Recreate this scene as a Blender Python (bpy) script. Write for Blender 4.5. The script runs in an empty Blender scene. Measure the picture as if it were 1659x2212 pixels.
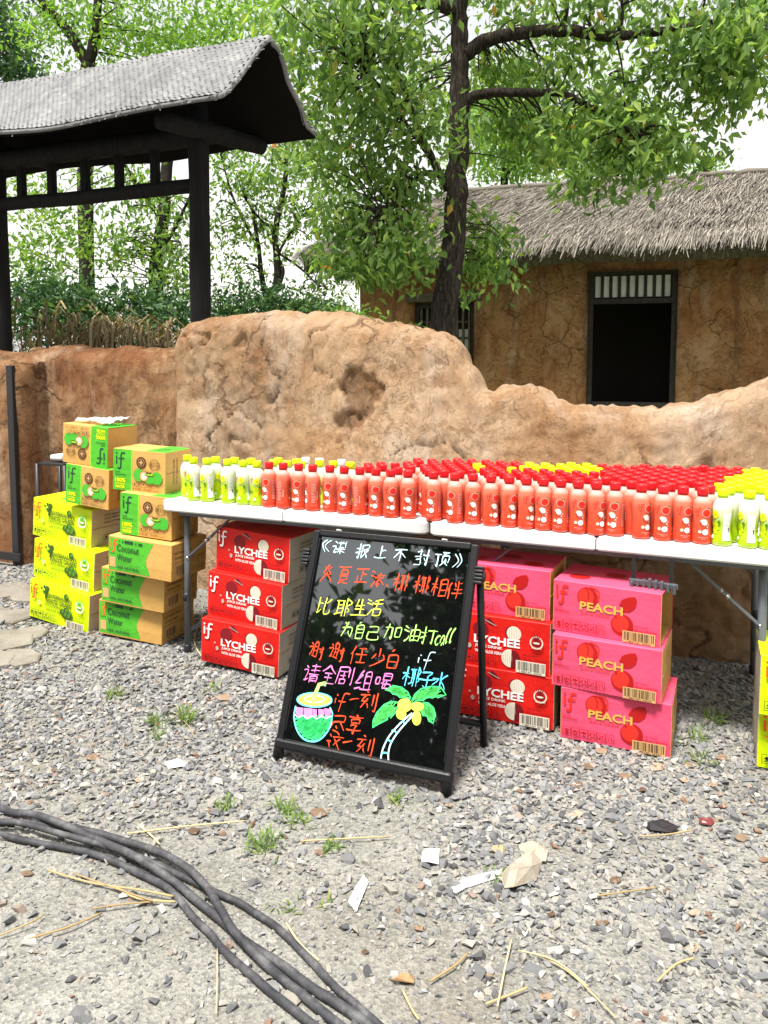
import bpy, bmesh, math, random
import numpy as np
from mathutils import Vector, Matrix, noise
R = math.radians
random.seed(7)
scn = bpy.context.scene
col = scn.collection

# ---------------------------------------------------------------- camera
LENS_PX, CAM_H, PITCH, HOR = 1726.0, 1.43, R(4.5), 773.0      # measured on a 1659 x 2212 copy of the photograph
YC = HOR + LENS_PX * math.tan(PITCH)
cd = bpy.data.cameras.new('camera'); cam = bpy.data.objects.new('camera', cd); col.objects.link(cam)
cam.location = (0, 0, CAM_H); cam.rotation_euler = (R(90) - PITCH, 0, 0)
cd.sensor_fit = 'VERTICAL'; cd.sensor_height = 36.0; cd.lens = 36.0 * LENS_PX / 2212.0
cd.shift_y = -(1106.0 - YC) / 2212.0
cd.clip_start = 0.05; cd.clip_end = 2000
scn.camera = cam
# ---------------------------------------------------------------- world, sun, exposure
SUN_EL, SUN_AZ = R(69), R(212)      # azimuth clockwise from +Y: behind the camera, a little to its left
wd = bpy.data.worlds.new('World'); scn.world = wd; wd.use_nodes = True
wn = wd.node_tree; wn.nodes.clear()
sky = wn.nodes.new('ShaderNodeTexSky'); sky.sky_type = 'NISHITA'; sky.sun_disc = False
sky.sun_elevation = SUN_EL; sky.sun_rotation = SUN_AZ; sky.air_density = 3.0; sky.dust_density = 1.0; sky.ozone_density = 1.0
hs = wn.nodes.new('ShaderNodeHueSaturation'); hs.inputs['Saturation'].default_value = 0.12   # thin white overcast
bg = wn.nodes.new('ShaderNodeBackground'); bg.inputs['Strength'].default_value = 0.10
wo = wn.nodes.new('ShaderNodeOutputWorld')
wn.links.new(sky.outputs[0], hs.inputs['Color']); wn.links.new(hs.outputs[0], bg.inputs['Color']); wn.links.new(bg.outputs[0], wo.inputs['Surface'])
sd = bpy.data.lights.new('sun', 'SUN'); sd.energy = 4.2; sd.angle = R(13); sd.color = (1.0, 0.955, 0.89)
sun = bpy.data.objects.new('sun', sd); col.objects.link(sun)
sdir = Vector((math.sin(SUN_AZ) * math.cos(SUN_EL), math.cos(SUN_AZ) * math.cos(SUN_EL), math.sin(SUN_EL)))
sun.rotation_euler = sdir.to_track_quat('Z', 'Y').to_euler(); sun.location = sdir * 40
vs = scn.view_settings; vs.view_transform = 'Standard'; vs.look = 'None'; vs.gamma = 1.0; vs.exposure = 1.1; vs.use_curve_mapping = False
scn.cycles.max_bounces = 8; scn.cycles.transparent_max_bounces = 8

# ---------------------------------------------------------------- survey helpers
def ray(px, py):
    a = (px - 830.0) / LENS_PX; b = (YC - py) / LENS_PX
    return Vector((a, math.cos(PITCH) + b * math.sin(PITCH), -math.sin(PITCH) + b * math.cos(PITCH)))
def at(px, py, Y):                 # the point at depth Y (metres from the camera)
    r = ray(px, py); return Vector((0, 0, CAM_H)) + r * (Y / r.y)
def atz(px, py, z=0.0):            # the point at height z
    r = ray(px, py); return Vector((0, 0, CAM_H)) + r * ((z - CAM_H) / r.z)
def sstep(a, b, x):
    t = max(0.0, min(1.0, (x - a) / (b - a))); return t * t * (3 - 2 * t)
def gz(x, y):                      # the yard falls from the gate towards the right
    z = 0.030 * sstep(-0.45, -2.2, x) * sstep(2.0, 3.2, y)
    return z + 0.010 * noise.noise((x * .9, y * .9, 3.1)) + 0.004 * noise.noise((x * 3, y * 3, 7.7))
def gp(px, py, lift=0.0):
    p = atz(px, py, 0)
    for _ in range(4): p = atz(px, py, gz(p.x, p.y) + lift)
    return p

# ---------------------------------------------------------------- materials
def lin(h):
    h = h.lstrip('#'); c = [int(h[i:i + 2], 16) / 255 for i in (0, 2, 4)]
    return tuple(((v + .055) / 1.055) ** 2.4 if v > .04045 else v / 12.92 for v in c) + (1,)
MATS = {}
class N:                            # small node helper
    def __init__(s, name):
        s.m = bpy.data.materials.new(name); s.m.use_nodes = True; s.t = s.m.node_tree; s.n = s.t.nodes; s.l = s.t.links
        s.b = s.n['Principled BSDF']; s.o = s.n['Material Output']
    def new(s, typ, **kw):
        n = s.n.new(typ)
        for k, v in kw.items():
            if k in n.inputs: n.inputs[k].default_value = v
            else: setattr(n, k, v)
        return n
    def link(s, a, b): s.l.new(a, b)
    def noise(s, scale, detail=6, rough=.6, vec=None, dist=0.0):
        n = s.new('ShaderNodeTexNoise'); n.inputs['Scale'].default_value = scale; n.inputs['Detail'].default_value = detail
        n.inputs['Roughness'].default_value = rough; n.inputs['Distortion'].default_value = dist
        if vec is not None: s.link(vec, n.inputs['Vector'])
        return n.outputs['Fac']
    def ramp(s, fac, stops):
        n = s.new('ShaderNodeValToRGB'); e = n.color_ramp.elements
        while len(e) < len(stops): e.new(.5)
        for i, (p, c) in enumerate(stops):
            e[i].position = p; e[i].color = c if len(c) == 4 else tuple(c) + (1,)
        s.link(fac, n.inputs['Fac']); return n.outputs['Color']
    def mix(s, fac, a, b, mode='MIX'):
        n = s.new('ShaderNodeMix', data_type='RGBA', blend_type=mode)
        for sock, v in ((n.inputs[0], fac), (n.inputs[6], a), (n.inputs[7], b)):
            if hasattr(v, 'is_linked'): s.link(v, sock)
            elif isinstance(v, (int, float)): sock.default_value = v
            else: sock.default_value = tuple(v) + (1,) if len(v) == 3 else v
        return n.outputs[2]
    def math(s, op, a, b=0.0):
        n = s.new('ShaderNodeMath', operation=op)
        for i, v in enumerate((a, b)):
            if hasattr(v, 'is_linked'): s.link(v, n.inputs[i])
            else: n.inputs[i].default_value = v
        return n.outputs[0]
    def bump(s, h, strength, dist=.01, prev=None):
        n = s.new('ShaderNodeBump'); n.inputs['Strength'].default_value = strength; n.inputs['Distance'].default_value = dist
        s.link(h, n.inputs['Height'])
        if prev is not None: s.link(prev, n.inputs['Normal'])
        return n.outputs['Normal']
    def coord(s, kind='Object'): return s.new('ShaderNodeTexCoord').outputs[kind]
    def pos(s): return s.new('ShaderNodeNewGeometry').outputs['Position']
    def rnd(s):                      # a value for each loose piece and each object
        a = s.new('ShaderNodeNewGeometry').outputs['Random Per Island']; b = s.new('ShaderNodeObjectInfo').outputs['Random']
        return s.math('FRACT', s.math('ADD', a, b))
    def xyz(s, vec):
        n = s.new('ShaderNodeSeparateXYZ'); s.link(vec, n.inputs[0]); return n.outputs
    def done(s, key, color=None, rough=None, spec=None, normal=None):
        if color is not None:
            if hasattr(color, 'is_linked'): s.link(color, s.b.inputs['Base Color'])
            else: s.b.inputs['Base Color'].default_value = color
        if rough is not None:
            if hasattr(rough, 'is_linked'): s.link(rough, s.b.inputs['Roughness'])
            else: s.b.inputs['Roughness'].default_value = rough
        if spec is not None: s.b.inputs['Specular IOR Level'].default_value = spec
        if normal is not None: s.link(normal, s.b.inputs['Normal'])
        MATS[key] = s.m; return s.m
def plain(key, c, rough=.6, spec=.4, var=.0, scale=20, bump=0.0, bscale=60, metal=0.0):
    s = N(key); c = lin(c) if isinstance(c, str) else tuple(c) + (1,)
    colr = c
    if var:
        d = tuple(v * (1 - var) for v in c[:3]); l = tuple(min(1, v * (1 + var)) for v in c[:3])
        colr = s.ramp(s.noise(scale, 5, vec=s.coord()), [(.3, d), (.7, l)])
    nm = s.bump(s.noise(bscale, 4, vec=s.coord()), bump) if bump else None
    s.b.inputs['Metallic'].default_value = metal
    return s.done(key, colr, rough, spec, nm)
def adobe(key, cols, scale, seed, stain):
    s = N(key); v = s.pos()
    mp = s.new('ShaderNodeMapping'); mp.inputs['Location'].default_value = (seed, seed * 1.7, 0); s.link(v, mp.inputs['Vector']); v = mp.outputs[0]
    a = s.ramp(s.noise(scale, 9, .62, v, .5), [(.28, cols[0]), (.43, cols[1]), (.56, cols[2]), (.72, cols[3])])
    st = s.new('ShaderNodeMapping'); st.inputs['Scale'].default_value = (1.3, 1.3, .28); s.link(v, st.inputs['Vector'])
    pale = s.ramp(s.noise(2.6 * scale, 7, .6, st.outputs[0]), [(.52, (0, 0, 0)), (.72, (1, 1, 1))])
    c = s.mix(s.math('MULTIPLY', pale, .55), a, cols[4])
    dk = s.ramp(s.noise(1.7 * scale, 8, .65, st.outputs[0], .8), [(.50, (0, 0, 0)), (.66, (1, 1, 1))])
    c = s.mix(s.math('MULTIPLY', dk, stain), c, cols[5])
    g = s.ramp(s.noise(22, 9, .85, v, .6), [(.28, (.66, .62, .58)), (.45, (.97, .96, .95)), (.72, (1.14, 1.14, 1.14))])
    c = s.mix(1.0, c, g, 'MULTIPLY')
    cz_ = s.math('ABSOLUTE', s.math('SUBTRACT', s.noise(6.5, 9, .62, v, 1.4), .5)); cs_ = s.math('MULTIPLY', s.ramp(cz_, [(.0, (1, 1, 1)), (.012, (0, 0, 0))]), s.ramp(s.noise(1.9, 3, .5, v), [(.46, (0, 0, 0)), (.60, (1, 1, 1))]))
    c = s.mix(s.math('MULTIPLY', cs_, .6), c, cols[6])
    vo = s.new('ShaderNodeTexVoronoi', feature='DISTANCE_TO_EDGE'); vo.inputs['Scale'].default_value = 1.5 * scale
    wv = s.new('ShaderNodeVectorMath', operation='ADD'); nz = s.new('ShaderNodeTexNoise'); nz.inputs['Scale'].default_value = 3.2 * scale; nz.inputs['Detail'].default_value = 6
    sc_ = s.new('ShaderNodeVectorMath', operation='SCALE'); sc_.inputs[3].default_value = .35 / scale; s.link(nz.outputs['Color'], sc_.inputs[0]); s.link(v, nz.inputs['Vector']); s.link(v, wv.inputs[0]); s.link(sc_.outputs[0], wv.inputs[1]); s.link(wv.outputs[0], vo.inputs['Vector'])
    gate = s.ramp(s.noise(1.1 * scale, 2, .5, v), [(.55, (0, 0, 0)), (.60, (1, 1, 1))])
    cr = s.math('MULTIPLY', s.ramp(vo.outputs['Distance'], [(.0, (1, 1, 1)), (.022, (0, 0, 0))]), gate)
    c = s.mix(s.math('MULTIPLY', cr, .75), c, cols[6])
    fk = s.noise(2.6 * scale, 12, .68, v, .7); fm = s.ramp(fk, [(.545, (0, 0, 0)), (.556, (1, 1, 1))]); fm2 = s.ramp(s.noise(5.5 * scale, 12, .7, v, .9), [(.57, (0, 0, 0)), (.582, (1, 1, 1))])
    c = s.mix(s.math('MULTIPLY', fm, .42), c, cols[1]); c = s.mix(s.math('MULTIPLY', fm2, .38), c, cols[0])
    at_ = s.new('ShaderNodeAttribute', attribute_name='hole'); c = s.mix(s.math('MULTIPLY', at_.outputs['Fac'], .6), c, s.ramp(s.noise(30, 6, .7, v), [(.3, (.10, .04, .016)), (.7, (.24, .11, .042))]))
    n1 = s.bump(s.noise(9, 9, .72, v, .6), .4, .05); n2 = s.bump(s.noise(42, 9, .78, v, 1.6), 1.0, .035, n1); n2 = s.bump(s.math('SUBTRACT', 1.0, fm), .9, .03, n2); n2 = s.bump(s.math('SUBTRACT', 1.0, fm2), .8, .02, n2)
    n3 = s.bump(s.math('SUBTRACT', 1.0, cr), .8, .02, n2); n3 = s.bump(s.math('SUBTRACT', 1.0, cs_), .8, .025, n3)
    return s.done(key, c, .95, .12, n3)
adobe('adobe', [(.38, .18, .075), (.54, .325, .175), (.66, .465, .30), (.74, .58, .44), (.78, .69, .60), (.33, .19, .115), (.17, .09, .05)], 1.15, 2.3, .40)
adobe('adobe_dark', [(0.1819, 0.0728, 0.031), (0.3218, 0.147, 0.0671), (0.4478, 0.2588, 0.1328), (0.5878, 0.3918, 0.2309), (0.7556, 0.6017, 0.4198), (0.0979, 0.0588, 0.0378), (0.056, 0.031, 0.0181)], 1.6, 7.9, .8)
adobe('house_plaster', [(.25, .105, .04), (.37, .175, .075), (.44, .24, .115), (.51, .32, .18), (.56, .44, .32), (.15, .072, .036), (.06, .03, .017)], 1.15, 13.1, .66)
plain('earth_hole', (.20, .085, .03), .97, .1, .5, 40, 1.0, 60)

# ground between the stones
s = N('ground_dirt'); v = s.pos(); X = s.xyz(v)
c = s.ramp(s.noise(2.2, 8, .65, v), [(.3, (0.1767, 0.1711, 0.1507)), (.5, (0.2306, 0.2241, 0.2027)), (.7, (0.2837, 0.2771, 0.2548))])
vo = s.new('ShaderNodeTexVoronoi'); vo.inputs['Scale'].default_value = 130; s.link(v, vo.inputs['Vector'])
g = s.ramp(s.xyz(vo.outputs['Color'])[0], [(.0, (.55, .56, .58)), (.5, (1, 1, .98)), (1, (1.35, 1.33, 1.28))])
c = s.mix(.8, c, g, 'MULTIPLY')
c = s.mix(s.ramp(s.noise(.9, 4, .5, v), [(.52, (0, 0, 0)), (.68, (.55, .55, .55))]), c, (.16, .13, .095, 1))
far = s.math('GREATER_THAN', X[1], 8.5)
c = s.mix(far, c, s.ramp(s.noise(3, 6, .6, v), [(.3, (.05, .085, .02)), (.7, (.14, .18, .06))]))
nn = s.bump(vo.outputs['Distance'], .7, .006); nn = s.bump(s.noise(30, 6, .7, v), .6, .02, nn)
s.done('ground_dirt', c, .95, .15, nn)
s = N('stone'); r = s.rnd(); v = s.coord()
c = s.ramp(r, [(0, (0.0779, 0.0795, 0.082)), (.08, (0.1271, 0.1304, 0.1353)), (.32, (0.1968, 0.1993, 0.2025)), (.62, (0.2583, 0.2558, 0.2493)), (.84, (0.2952, 0.2747, 0.2337)), (.95, (0.41, 0.4018, 0.3772)), (.994, (0.205, 0.123, 0.082))])
c = s.mix(1, c, s.ramp(s.noise(55, 6, .7, v), [(.3, (.7, .7, .7)), (.7, (1.15, 1.15, 1.15))]), 'MULTIPLY')
s.done('stone', c, .9, .2, s.bump(s.noise(90, 5, .7, v), .5, .004))
s = N('flagstone'); v = s.pos()
c = s.ramp(s.noise(5, 8, .65, v), [(.3, (0.15, 0.135, 0.1087)), (.5, (0.225, 0.2025, 0.1688)), (.7, (0.285, 0.2625, 0.225))])
s.done('flagstone', c, .9, .2, s.bump(s.noise(22, 7, .7, v), .7, .02))

def leafmat(key, stops, trans=.42, rough=.5):
    s = N(key); c = s.ramp(s.rnd(), stops)
    s.done(key, c, rough, .35)
    tr = s.new('ShaderNodeBsdfTranslucent'); s.link(s.mix(1, c, (1.5, 1.6, .7, 1), 'MULTIPLY'), tr.inputs['Color'])
    mx = s.new('ShaderNodeMixShader'); mx.inputs[0].default_value = trans
    s.link(s.b.outputs[0], mx.inputs[1]); s.link(tr.outputs[0], mx.inputs[2]); s.link(mx.outputs[0], s.o.inputs['Surface'])
leafmat('leaf_main', [(0, (0.0806, 0.1514, 0.0534)), (.4, (0.1576, 0.2630, 0.0802)), (.75, (0.2418, 0.3666, 0.1086)), (.99, (0.3762, 0.4782, 0.1335)), (1, (0.6090, 0.2231, 0.0835))], .5)
leafmat('leaf_dark', [(0, (0.0182, 0.052, 0.0234)), (.5, (0.039, 0.1014, 0.0338)), (.9, (0.078, 0.156, 0.039)), (1, (0.13, 0.208, 0.052))], .3)
leafmat('leaf_mid', [(0, (0.0733, 0.1521, 0.0364)), (.5, (0.1547, 0.2681, 0.0576)), (.9, (0.2443, 0.3622, 0.0759)), (1, (0.3257, 0.4202, 0.0911))])
leafmat('leaf_bright', [(0, (0.1035, 0.207, 0.0414)), (.5, (0.1794, 0.3174, 0.0621)), (.9, (0.276, 0.4278, 0.0828)), (1, (0.3726, 0.5106, 0.1104))], .5)
leafmat('leaf_blue', [(0, (0.03, 0.078, 0.042)), (.5, (0.06, 0.132, 0.06)), (1, (0.108, 0.192, 0.072))], .35)
leafmat('weed', [(0, (.08, .15, .03)), (.6, (.15, .24, .05)), (1, (.30, .33, .10))], .35)
leafmat('straw', [(0, (.34, .24, .11)), (.5, (.52, .40, .21)), (1, (.66, .55, .33))], .15, .7)
leafmat('dry_corn', [(0, (.10, .07, .035)), (.5, (.22, .16, .085)), (1, (.36, .28, .17))], .15, .8)
leafmat('dead_leaf', [(0, (.09, .055, .035)), (.35, (.20, .135, .085)), (.7, (.30, .22, .15)), (.93, (.38, .29, .21)), (.97, (.17, .03, .035))], .1, .8)
s = N('bark'); v = s.coord(); mp = s.new('ShaderNodeMapping'); mp.inputs['Scale'].default_value = (1, 1, .22); s.link(v, mp.inputs['Vector'])
f = s.noise(30, 8, .7, mp.outputs[0], 1.0)
s.done('bark', s.ramp(f, [(.38, (0.0238, 0.0187, 0.017)), (.54, (0.0765, 0.0612, 0.051)), (.72, (0.1955, 0.1615, 0.136))]), .95, .12, s.bump(f, 1.0, .06))
s = N('bark_black'); f = s.noise(18, 6, .7, s.coord())
s.done('bark_black', s.ramp(f, [(.3, (.012, .010, .009)), (.7, (.05, .042, .036))]), .95, .1, s.bump(f, .8, .02))
s = N('charred_wood'); v = s.coord(); mp = s.new('ShaderNodeMapping'); mp.inputs['Scale'].default_value = (1, 1, .12); s.link(v, mp.inputs['Vector'])
f = s.noise(26, 8, .7, mp.outputs[0], .4)
c = s.ramp(f, [(.35, (.004, .004, .0045)), (.60, (.009, .009, .010)), (.72, (.02, .02, .021)), (.80, (.11, .107, .104))])
s.done('charred_wood', c, .8, .2, s.bump(f, .8, .015))
def strip(key, stops, rough=.75):
    s = N(key); s.done(key, s.mix(1, s.ramp(s.rnd(), stops), s.ramp(s.noise(3.0, 6, .6, s.pos()), [(.32, (.72, .72, .73)), (.62, (1.08, 1.08, 1.08))]), 'MULTIPLY'), rough, .25)
strip('bamboo_strip', [(0, (.155, .157, .16)), (.3, (.18, .182, .185)), (.8, (.205, .206, .206)), (1, (.24, .238, .232))])
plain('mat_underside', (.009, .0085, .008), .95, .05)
strip('thatch', [(0, (0.0482, 0.0433, 0.0378)), (.25, (0.1101, 0.0963, 0.0791)), (.6, (0.1926, 0.172, 0.1376)), (.88, (0.2752, 0.2477, 0.203)), (1, (0.3578, 0.3302, 0.2821))], .9)
plain('thatch_base', (.10, .08, .06), .97, .1, .5, 20, .6, 30)
plain('lattice_wood', (.03, .026, .022), .8, .2, .4, 12, .4, 60)
plain('weathered_wood', (.10, .08, .06), .85, .2, .4, 12, .5, 60)
plain('paper_pane', (.62, .62, .60), .85, .2, .1, 8)
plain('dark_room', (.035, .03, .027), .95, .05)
plain('table_white', (.70, .70, .69), .42, .4, .03, 14, .12, 160)
plain('table_steel', (.095, .105, .12), .45, .5, .12, 30)
plain('black_plastic', (.018, .018, .020), .45, .4)
plain('grey_plastic', (.07, .08, .09), .5, .4)
plain('bolt_steel', (.6, .6, .6), .35, .5, metal=1.0)
plain('board_frame', (.005, .005, .006), .42, .35, .2, 40, .1, 120)
s = N('board_face'); s.b.inputs['Coat Weight'].default_value = .0
s.b.inputs['IOR'].default_value = 2.1; s.done('board_face', (.003, .003, .0035, 1), .02, .5)
s = N('cable'); f = s.noise(14, 7, .7, s.coord())
s.done('cable', s.ramp(f, [(.36, (.022, .022, .026)), (.52, (.055, .055, .06)), (.66, (.13, .128, .128))]), .68, .35, s.bump(s.noise(60, 5, .7, s.coord()), .35, .004))
s = N('clear_plastic'); s.b.inputs['Transmission Weight'].default_value = .5; s.b.inputs['IOR'].default_value = 1.2
s.done('clear_plastic', (.74, .75, .77, 1), .25, .6)
plain('paper_litter', (.32, .28, .22), .85, .2, .15, 20, .4, 40)
plain('white_litter', (.60, .59, .57), .7, .3, .05, 20)
plain('brown_litter', (.34, .2, .1), .8, .2, .3, 20)

def carton(key, c, var=.05, rough=.55, spec=.3):
    s = N(key); v = s.coord(); c = lin(c) if isinstance(c, str) else tuple(c) + (1,)
    d = tuple(x * (1 - var * 2) for x in c[:3]); l = tuple(min(1, x * (1 + var)) for x in c[:3])
    colr = s.ramp(s.noise(7, 7, .6, v), [(.3, d), (.62, l)])
    wv = s.new('ShaderNodeTexWave'); wv.inputs['Scale'].default_value = 60; s.link(v, wv.inputs['Vector'])
    sc = s.math('MULTIPLY', s.ramp(s.noise(16, 8, .75, v, 1.0), [(.62, (0, 0, 0)), (.70, (1, 1, 1))]), .35); colr = s.mix(sc, colr, tuple(min(1, x * .75 + .12) for x in c[:3]))
    s.done(key, colr, rough, spec, s.bump(s.noise(4, 5, .6, v), .45, .03, s.bump(wv.outputs['Fac'], .08, .004)))
carton('lychee_red', (.60, .010, .006)); carton('grape_lime', (.58, .76, .0)); carton('peach_pink', (.74, .075, .16))
carton('kraft', (.58, .335, .095)); carton('kraft_dark', (.30, .17, .07)); carton('kraft_pale', (.44, .39, .31))
carton('print_green', (.075, .42, .025))
INK = dict(white=(.85, .84, .80), maroon=(.16, .006, .012), black=(.02, .018, .015), olive=(.055, .085, .01), red=(.70, .025, .01), orange=(.80, .10, .015),
           gold=(.62, .38, .07), peach=(.42, .008, .008), peach_lit=(.62, .03, .02), dgreen=(.02, .10, .03), yellow=(.82, .80, .0), lime=(.25, .62, .02), grey=(.42, .38, .33),
           cream=(.70, .64, .52), kraft=(.60, .36, .15), green=(.06, .42, .03), brown=(.09, .035, .012), leafgreen=(.07, .25, .02), palepink=(.90, .55, .52),
           grapeg=(.50, .70, .0), deep=(.015, .06, .03), rose=(.66, .05, .035))
for k, c in INK.items(): plain('ink_' + k, c, .55, .3)
CHALK = dict(ice=(.55, .82, .95), scarlet=(.85, .075, .02), yellow=(.72, .88, .08), mint=(.42, .80, .18), pink=(.86, .22, .56), cyan=(.12, .66, .92), green=(.05, .72, .20), leaf=(.10, .68, .14), gold=(.50, .68, .08), aqua=(.16, .72, .74))
for k, c in CHALK.items(): plain('chalk_' + k, c, .75, .2, .18, 60)

def drink(key, stops, trans):
    s = N(key); z = s.xyz(s.coord())[2]; c = s.ramp(s.math('DIVIDE', z, .2), stops)
    s.b.inputs['Coat Weight'].default_value = .4; s.b.inputs['Coat Roughness'].default_value = .12
    s.done(key, c, .3, .5)
    tr = s.new('ShaderNodeBsdfTranslucent'); s.link(c, tr.inputs['Color']); mx = s.new('ShaderNodeMixShader'); mx.inputs[0].default_value = trans
    s.link(s.b.outputs[0], mx.inputs[1]); s.link(tr.outputs[0], mx.inputs[2]); s.link(mx.outputs[0], s.o.inputs['Surface'])
drink('lychee_sleeve', [(0, (.82, .065, .022)), (.25, (.85, .105, .045)), (.55, (.86, .165, .085)), (.72, (.87, .27, .17))], .30)
drink('grape_sleeve', [(0, (.50, .74, .0)), (.22, (.56, .80, .01)), (.40, (.64, .84, .06)), (.54, (.80, .86, .52)), (.70, (.84, .86, .82))], .30)
drink('pink_pet', [(0, (.85, .13, .07)), (.70, (.88, .34, .25)), (.80, (.90, .62, .54)), (.9, (.90, .84, .80))], .35)
drink('clear_pet', [(0, (.66, .82, .1)), (.6, (.84, .86, .70)), (.9, (.88, .89, .86))], .35)
plain('cap_red', (.66, .006, .012), .35, .5); plain('cap_lime', (.60, .80, .0), .35, .5); plain('cap_clear', (.72, .74, .74), .25, .5)

# ---------------------------------------------------------------- mesh helpers
def link(name, me, mats, parent=None):
    o = bpy.data.objects.new(name, me)
    if isinstance(mats, str): mats = [mats]
    if me is not None and not me.materials:
        for m in mats: me.materials.append(MATS[m])
    col.objects.link(o); o.parent = parent
    return o
def tag(o, label=None, cat=None, group=None, kind=None):
    for k, v in (('label', label), ('category', cat), ('group', group), ('kind', kind)):
        if v: o[k] = v
    return o
def empty(name, loc, rot=(0, 0, 0)):
    o = bpy.data.objects.new(name, None); o.empty_display_size = .05; o.location = loc; o.rotation_euler = rot; col.objects.link(o); return o
def copy_tree(o, parent=None):
    c = o.copy(); col.objects.link(c); c.parent = parent
    for ch in list(KIDS.get(o.name, [])): copy_tree(ch, c)
    return c
KIDS = {}
def register(o):                     # remembers the children of a prototype
    for c in col.objects:
        if c.parent is not None: KIDS.setdefault(c.parent.name, [])
    KIDS.clear()
    for c in col.objects:
        if c.parent is not None: KIDS.setdefault(c.parent.name, []).append(c)
class MB:
    def __init__(s): s.v = []; s.f = []; s.m = []
    def add(s, vs, fs, mi=0):
        b = len(s.v); s.v += [tuple(p) for p in vs]
        for f in fs: s.f.append(tuple(i + b for i in f)); s.m.append(mi)
        return s
    def box(s, c, size, rot=None, mi=0, bev=0.0):
        hx, hy, hz = size[0] / 2, size[1] / 2, size[2] / 2
        if bev <= 0:
            P = [Vector((x * hx, y * hy, z * hz)) for z in (-1, 1) for y in (-1, 1) for x in (-1, 1)]
            F = [(0, 2, 3, 1), (4, 5, 7, 6), (0, 1, 5, 4), (2, 6, 7, 3), (0, 4, 6, 2), (1, 3, 7, 5)]
        else:
            bm = bmesh.new(); bmesh.ops.create_cube(bm, size=1)
            for v in bm.verts: v.co = Vector((v.co.x * size[0], v.co.y * size[1], v.co.z * size[2]))
            bmesh.ops.bevel(bm, geom=bm.edges[:], offset=bev, segments=2, affect='EDGES', profile=.5)
            bm.verts.index_update(); P = [v.co.copy() for v in bm.verts]; F = [tuple(v.index for v in f.verts) for f in bm.faces]; bm.free()
        if rot is not None: P = [rot @ p for p in P]
        c = Vector(c); return s.add([p + c for p in P], F, mi)
    def tube(s, pts, rad, seg=10, mi=0, cap=True):
        pts = [Vector(p) for p in pts]; n = len(pts)
        if not hasattr(rad, '__len__'): rad = [rad] * n
        vs = []; up = None
        for i, p in enumerate(pts):
            t = (pts[min(i + 1, n - 1)] - pts[max(i - 1, 0)])
            t = t.normalized() if t.length > 1e-9 else Vector((0, 0, 1))
            if up is None: up = t.orthogonal().normalized()
            up = (up - t * up.dot(t)); up = up.normalized() if up.length > 1e-6 else t.orthogonal().normalized()
            w = t.cross(up)
            for k in range(seg):
                a = 2 * math.pi * k / seg; vs.append(p + (up * math.cos(a) + w * math.sin(a)) * rad[i])
        fs = [(i * seg + k, i * seg + (k + 1) % seg, (i + 1) * seg + (k + 1) % seg, (i + 1) * seg + k) for i in range(n - 1) for k in range(seg)]
        if cap: fs += [tuple(range(seg))[::-1], tuple(range((n - 1) * seg, n * seg))]
        return s.add(vs, fs, mi)
    def lathe(s, prof, seg=20, mi=0, cap=True):
        vs = [(r * math.cos(2 * math.pi * k / seg), r * math.sin(2 * math.pi * k / seg), z) for r, z in prof for k in range(seg)]
        n = len(prof)
        fs = [(i * seg + k, i * seg + (k + 1) % seg, (i + 1) * seg + (k + 1) % seg, (i + 1) * seg + k) for i in range(n - 1) for k in range(seg)]
        if cap: fs += [tuple(range(seg))[::-1], tuple(range((n - 1) * seg, n * seg))]
        return s.add(vs, fs, mi)
    def mesh(s, name, smooth=False):
        me = bpy.data.meshes.new(name); me.from_pydata(s.v, [], s.f)
        me.polygons.foreach_set('material_index', s.m)
        me.polygons.foreach_set('use_smooth', [bool(smooth)] * len(s.f))
        me.update(); return me
    def build(s, name, mats, parent=None, smooth=False): return link(name, s.mesh(name, smooth), mats, parent)
def fastmesh(name, V, F, smooth=False):          # V (n,3), F (m,k) numpy
    me = bpy.data.meshes.new(name); m, k = F.shape
    me.vertices.add(len(V)); me.vertices.foreach_set('co', np.ascontiguousarray(V, dtype=np.float32).ravel())
    me.loops.add(m * k); me.loops.foreach_set('vertex_index', np.ascontiguousarray(F, dtype=np.int32).ravel())
    me.polygons.add(m); me.polygons.foreach_set('loop_start', np.arange(0, m * k, k, dtype=np.int32)); me.polygons.foreach_set('loop_total', np.full(m, k, dtype=np.int32))
    me.polygons.foreach_set('use_smooth', np.full(m, bool(smooth)))
    me.update(calc_edges=True); me.validate(); return me
ORD = ['first', 'second', 'third', 'fourth', 'fifth', 'sixth', 'seventh', 'eighth', 'ninth', 'tenth', 'eleventh', 'twelfth', 'thirteenth', 'fourteenth', 'fifteenth', 'sixteenth', 'seventeenth', 'eighteenth', 'nineteenth', 'twentieth', 'twenty-first', 'twenty-second', 'twenty-third', 'twenty-fourth', 'twenty-fifth', 'twenty-sixth']
def yawm(deg): return Matrix.Rotation(R(deg), 3, 'Z')
def fbm(p, o=4): return noise.fractal(p, 0.9, 2.1, o)
# ================================================================ SETTING
TD = Vector((.919, -.394, 0)).normalized(); TN = Vector((.394, .919, 0)).normalized()   # along the tables / away from the camera
rng = np.random.default_rng(11)
def steps(a, b, d): return list(np.arange(a, b + 1e-6, d))
xs = [-600, -200, -80, -30, -12, -6] + steps(-3.6, 3.6, .09) + [6, 12, 30, 80, 200, 600]
ys = [-300, -80, -20, -6, -2] + steps(.6, 7.2, .09) + [9, 12, 16, 24, 40, 80, 200, 700]
V = np.array([(x, y, gz(x, y)) for y in ys for x in xs]); nx = len(xs)
F = np.array([(j * nx + i, j * nx + i + 1, (j + 1) * nx + i + 1, (j + 1) * nx + i) for j in range(len(ys) - 1) for i in range(nx - 1)])
ground = link('ground', fastmesh('ground', V, F, True), 'ground_dirt'); tag(ground, kind='structure')

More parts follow.
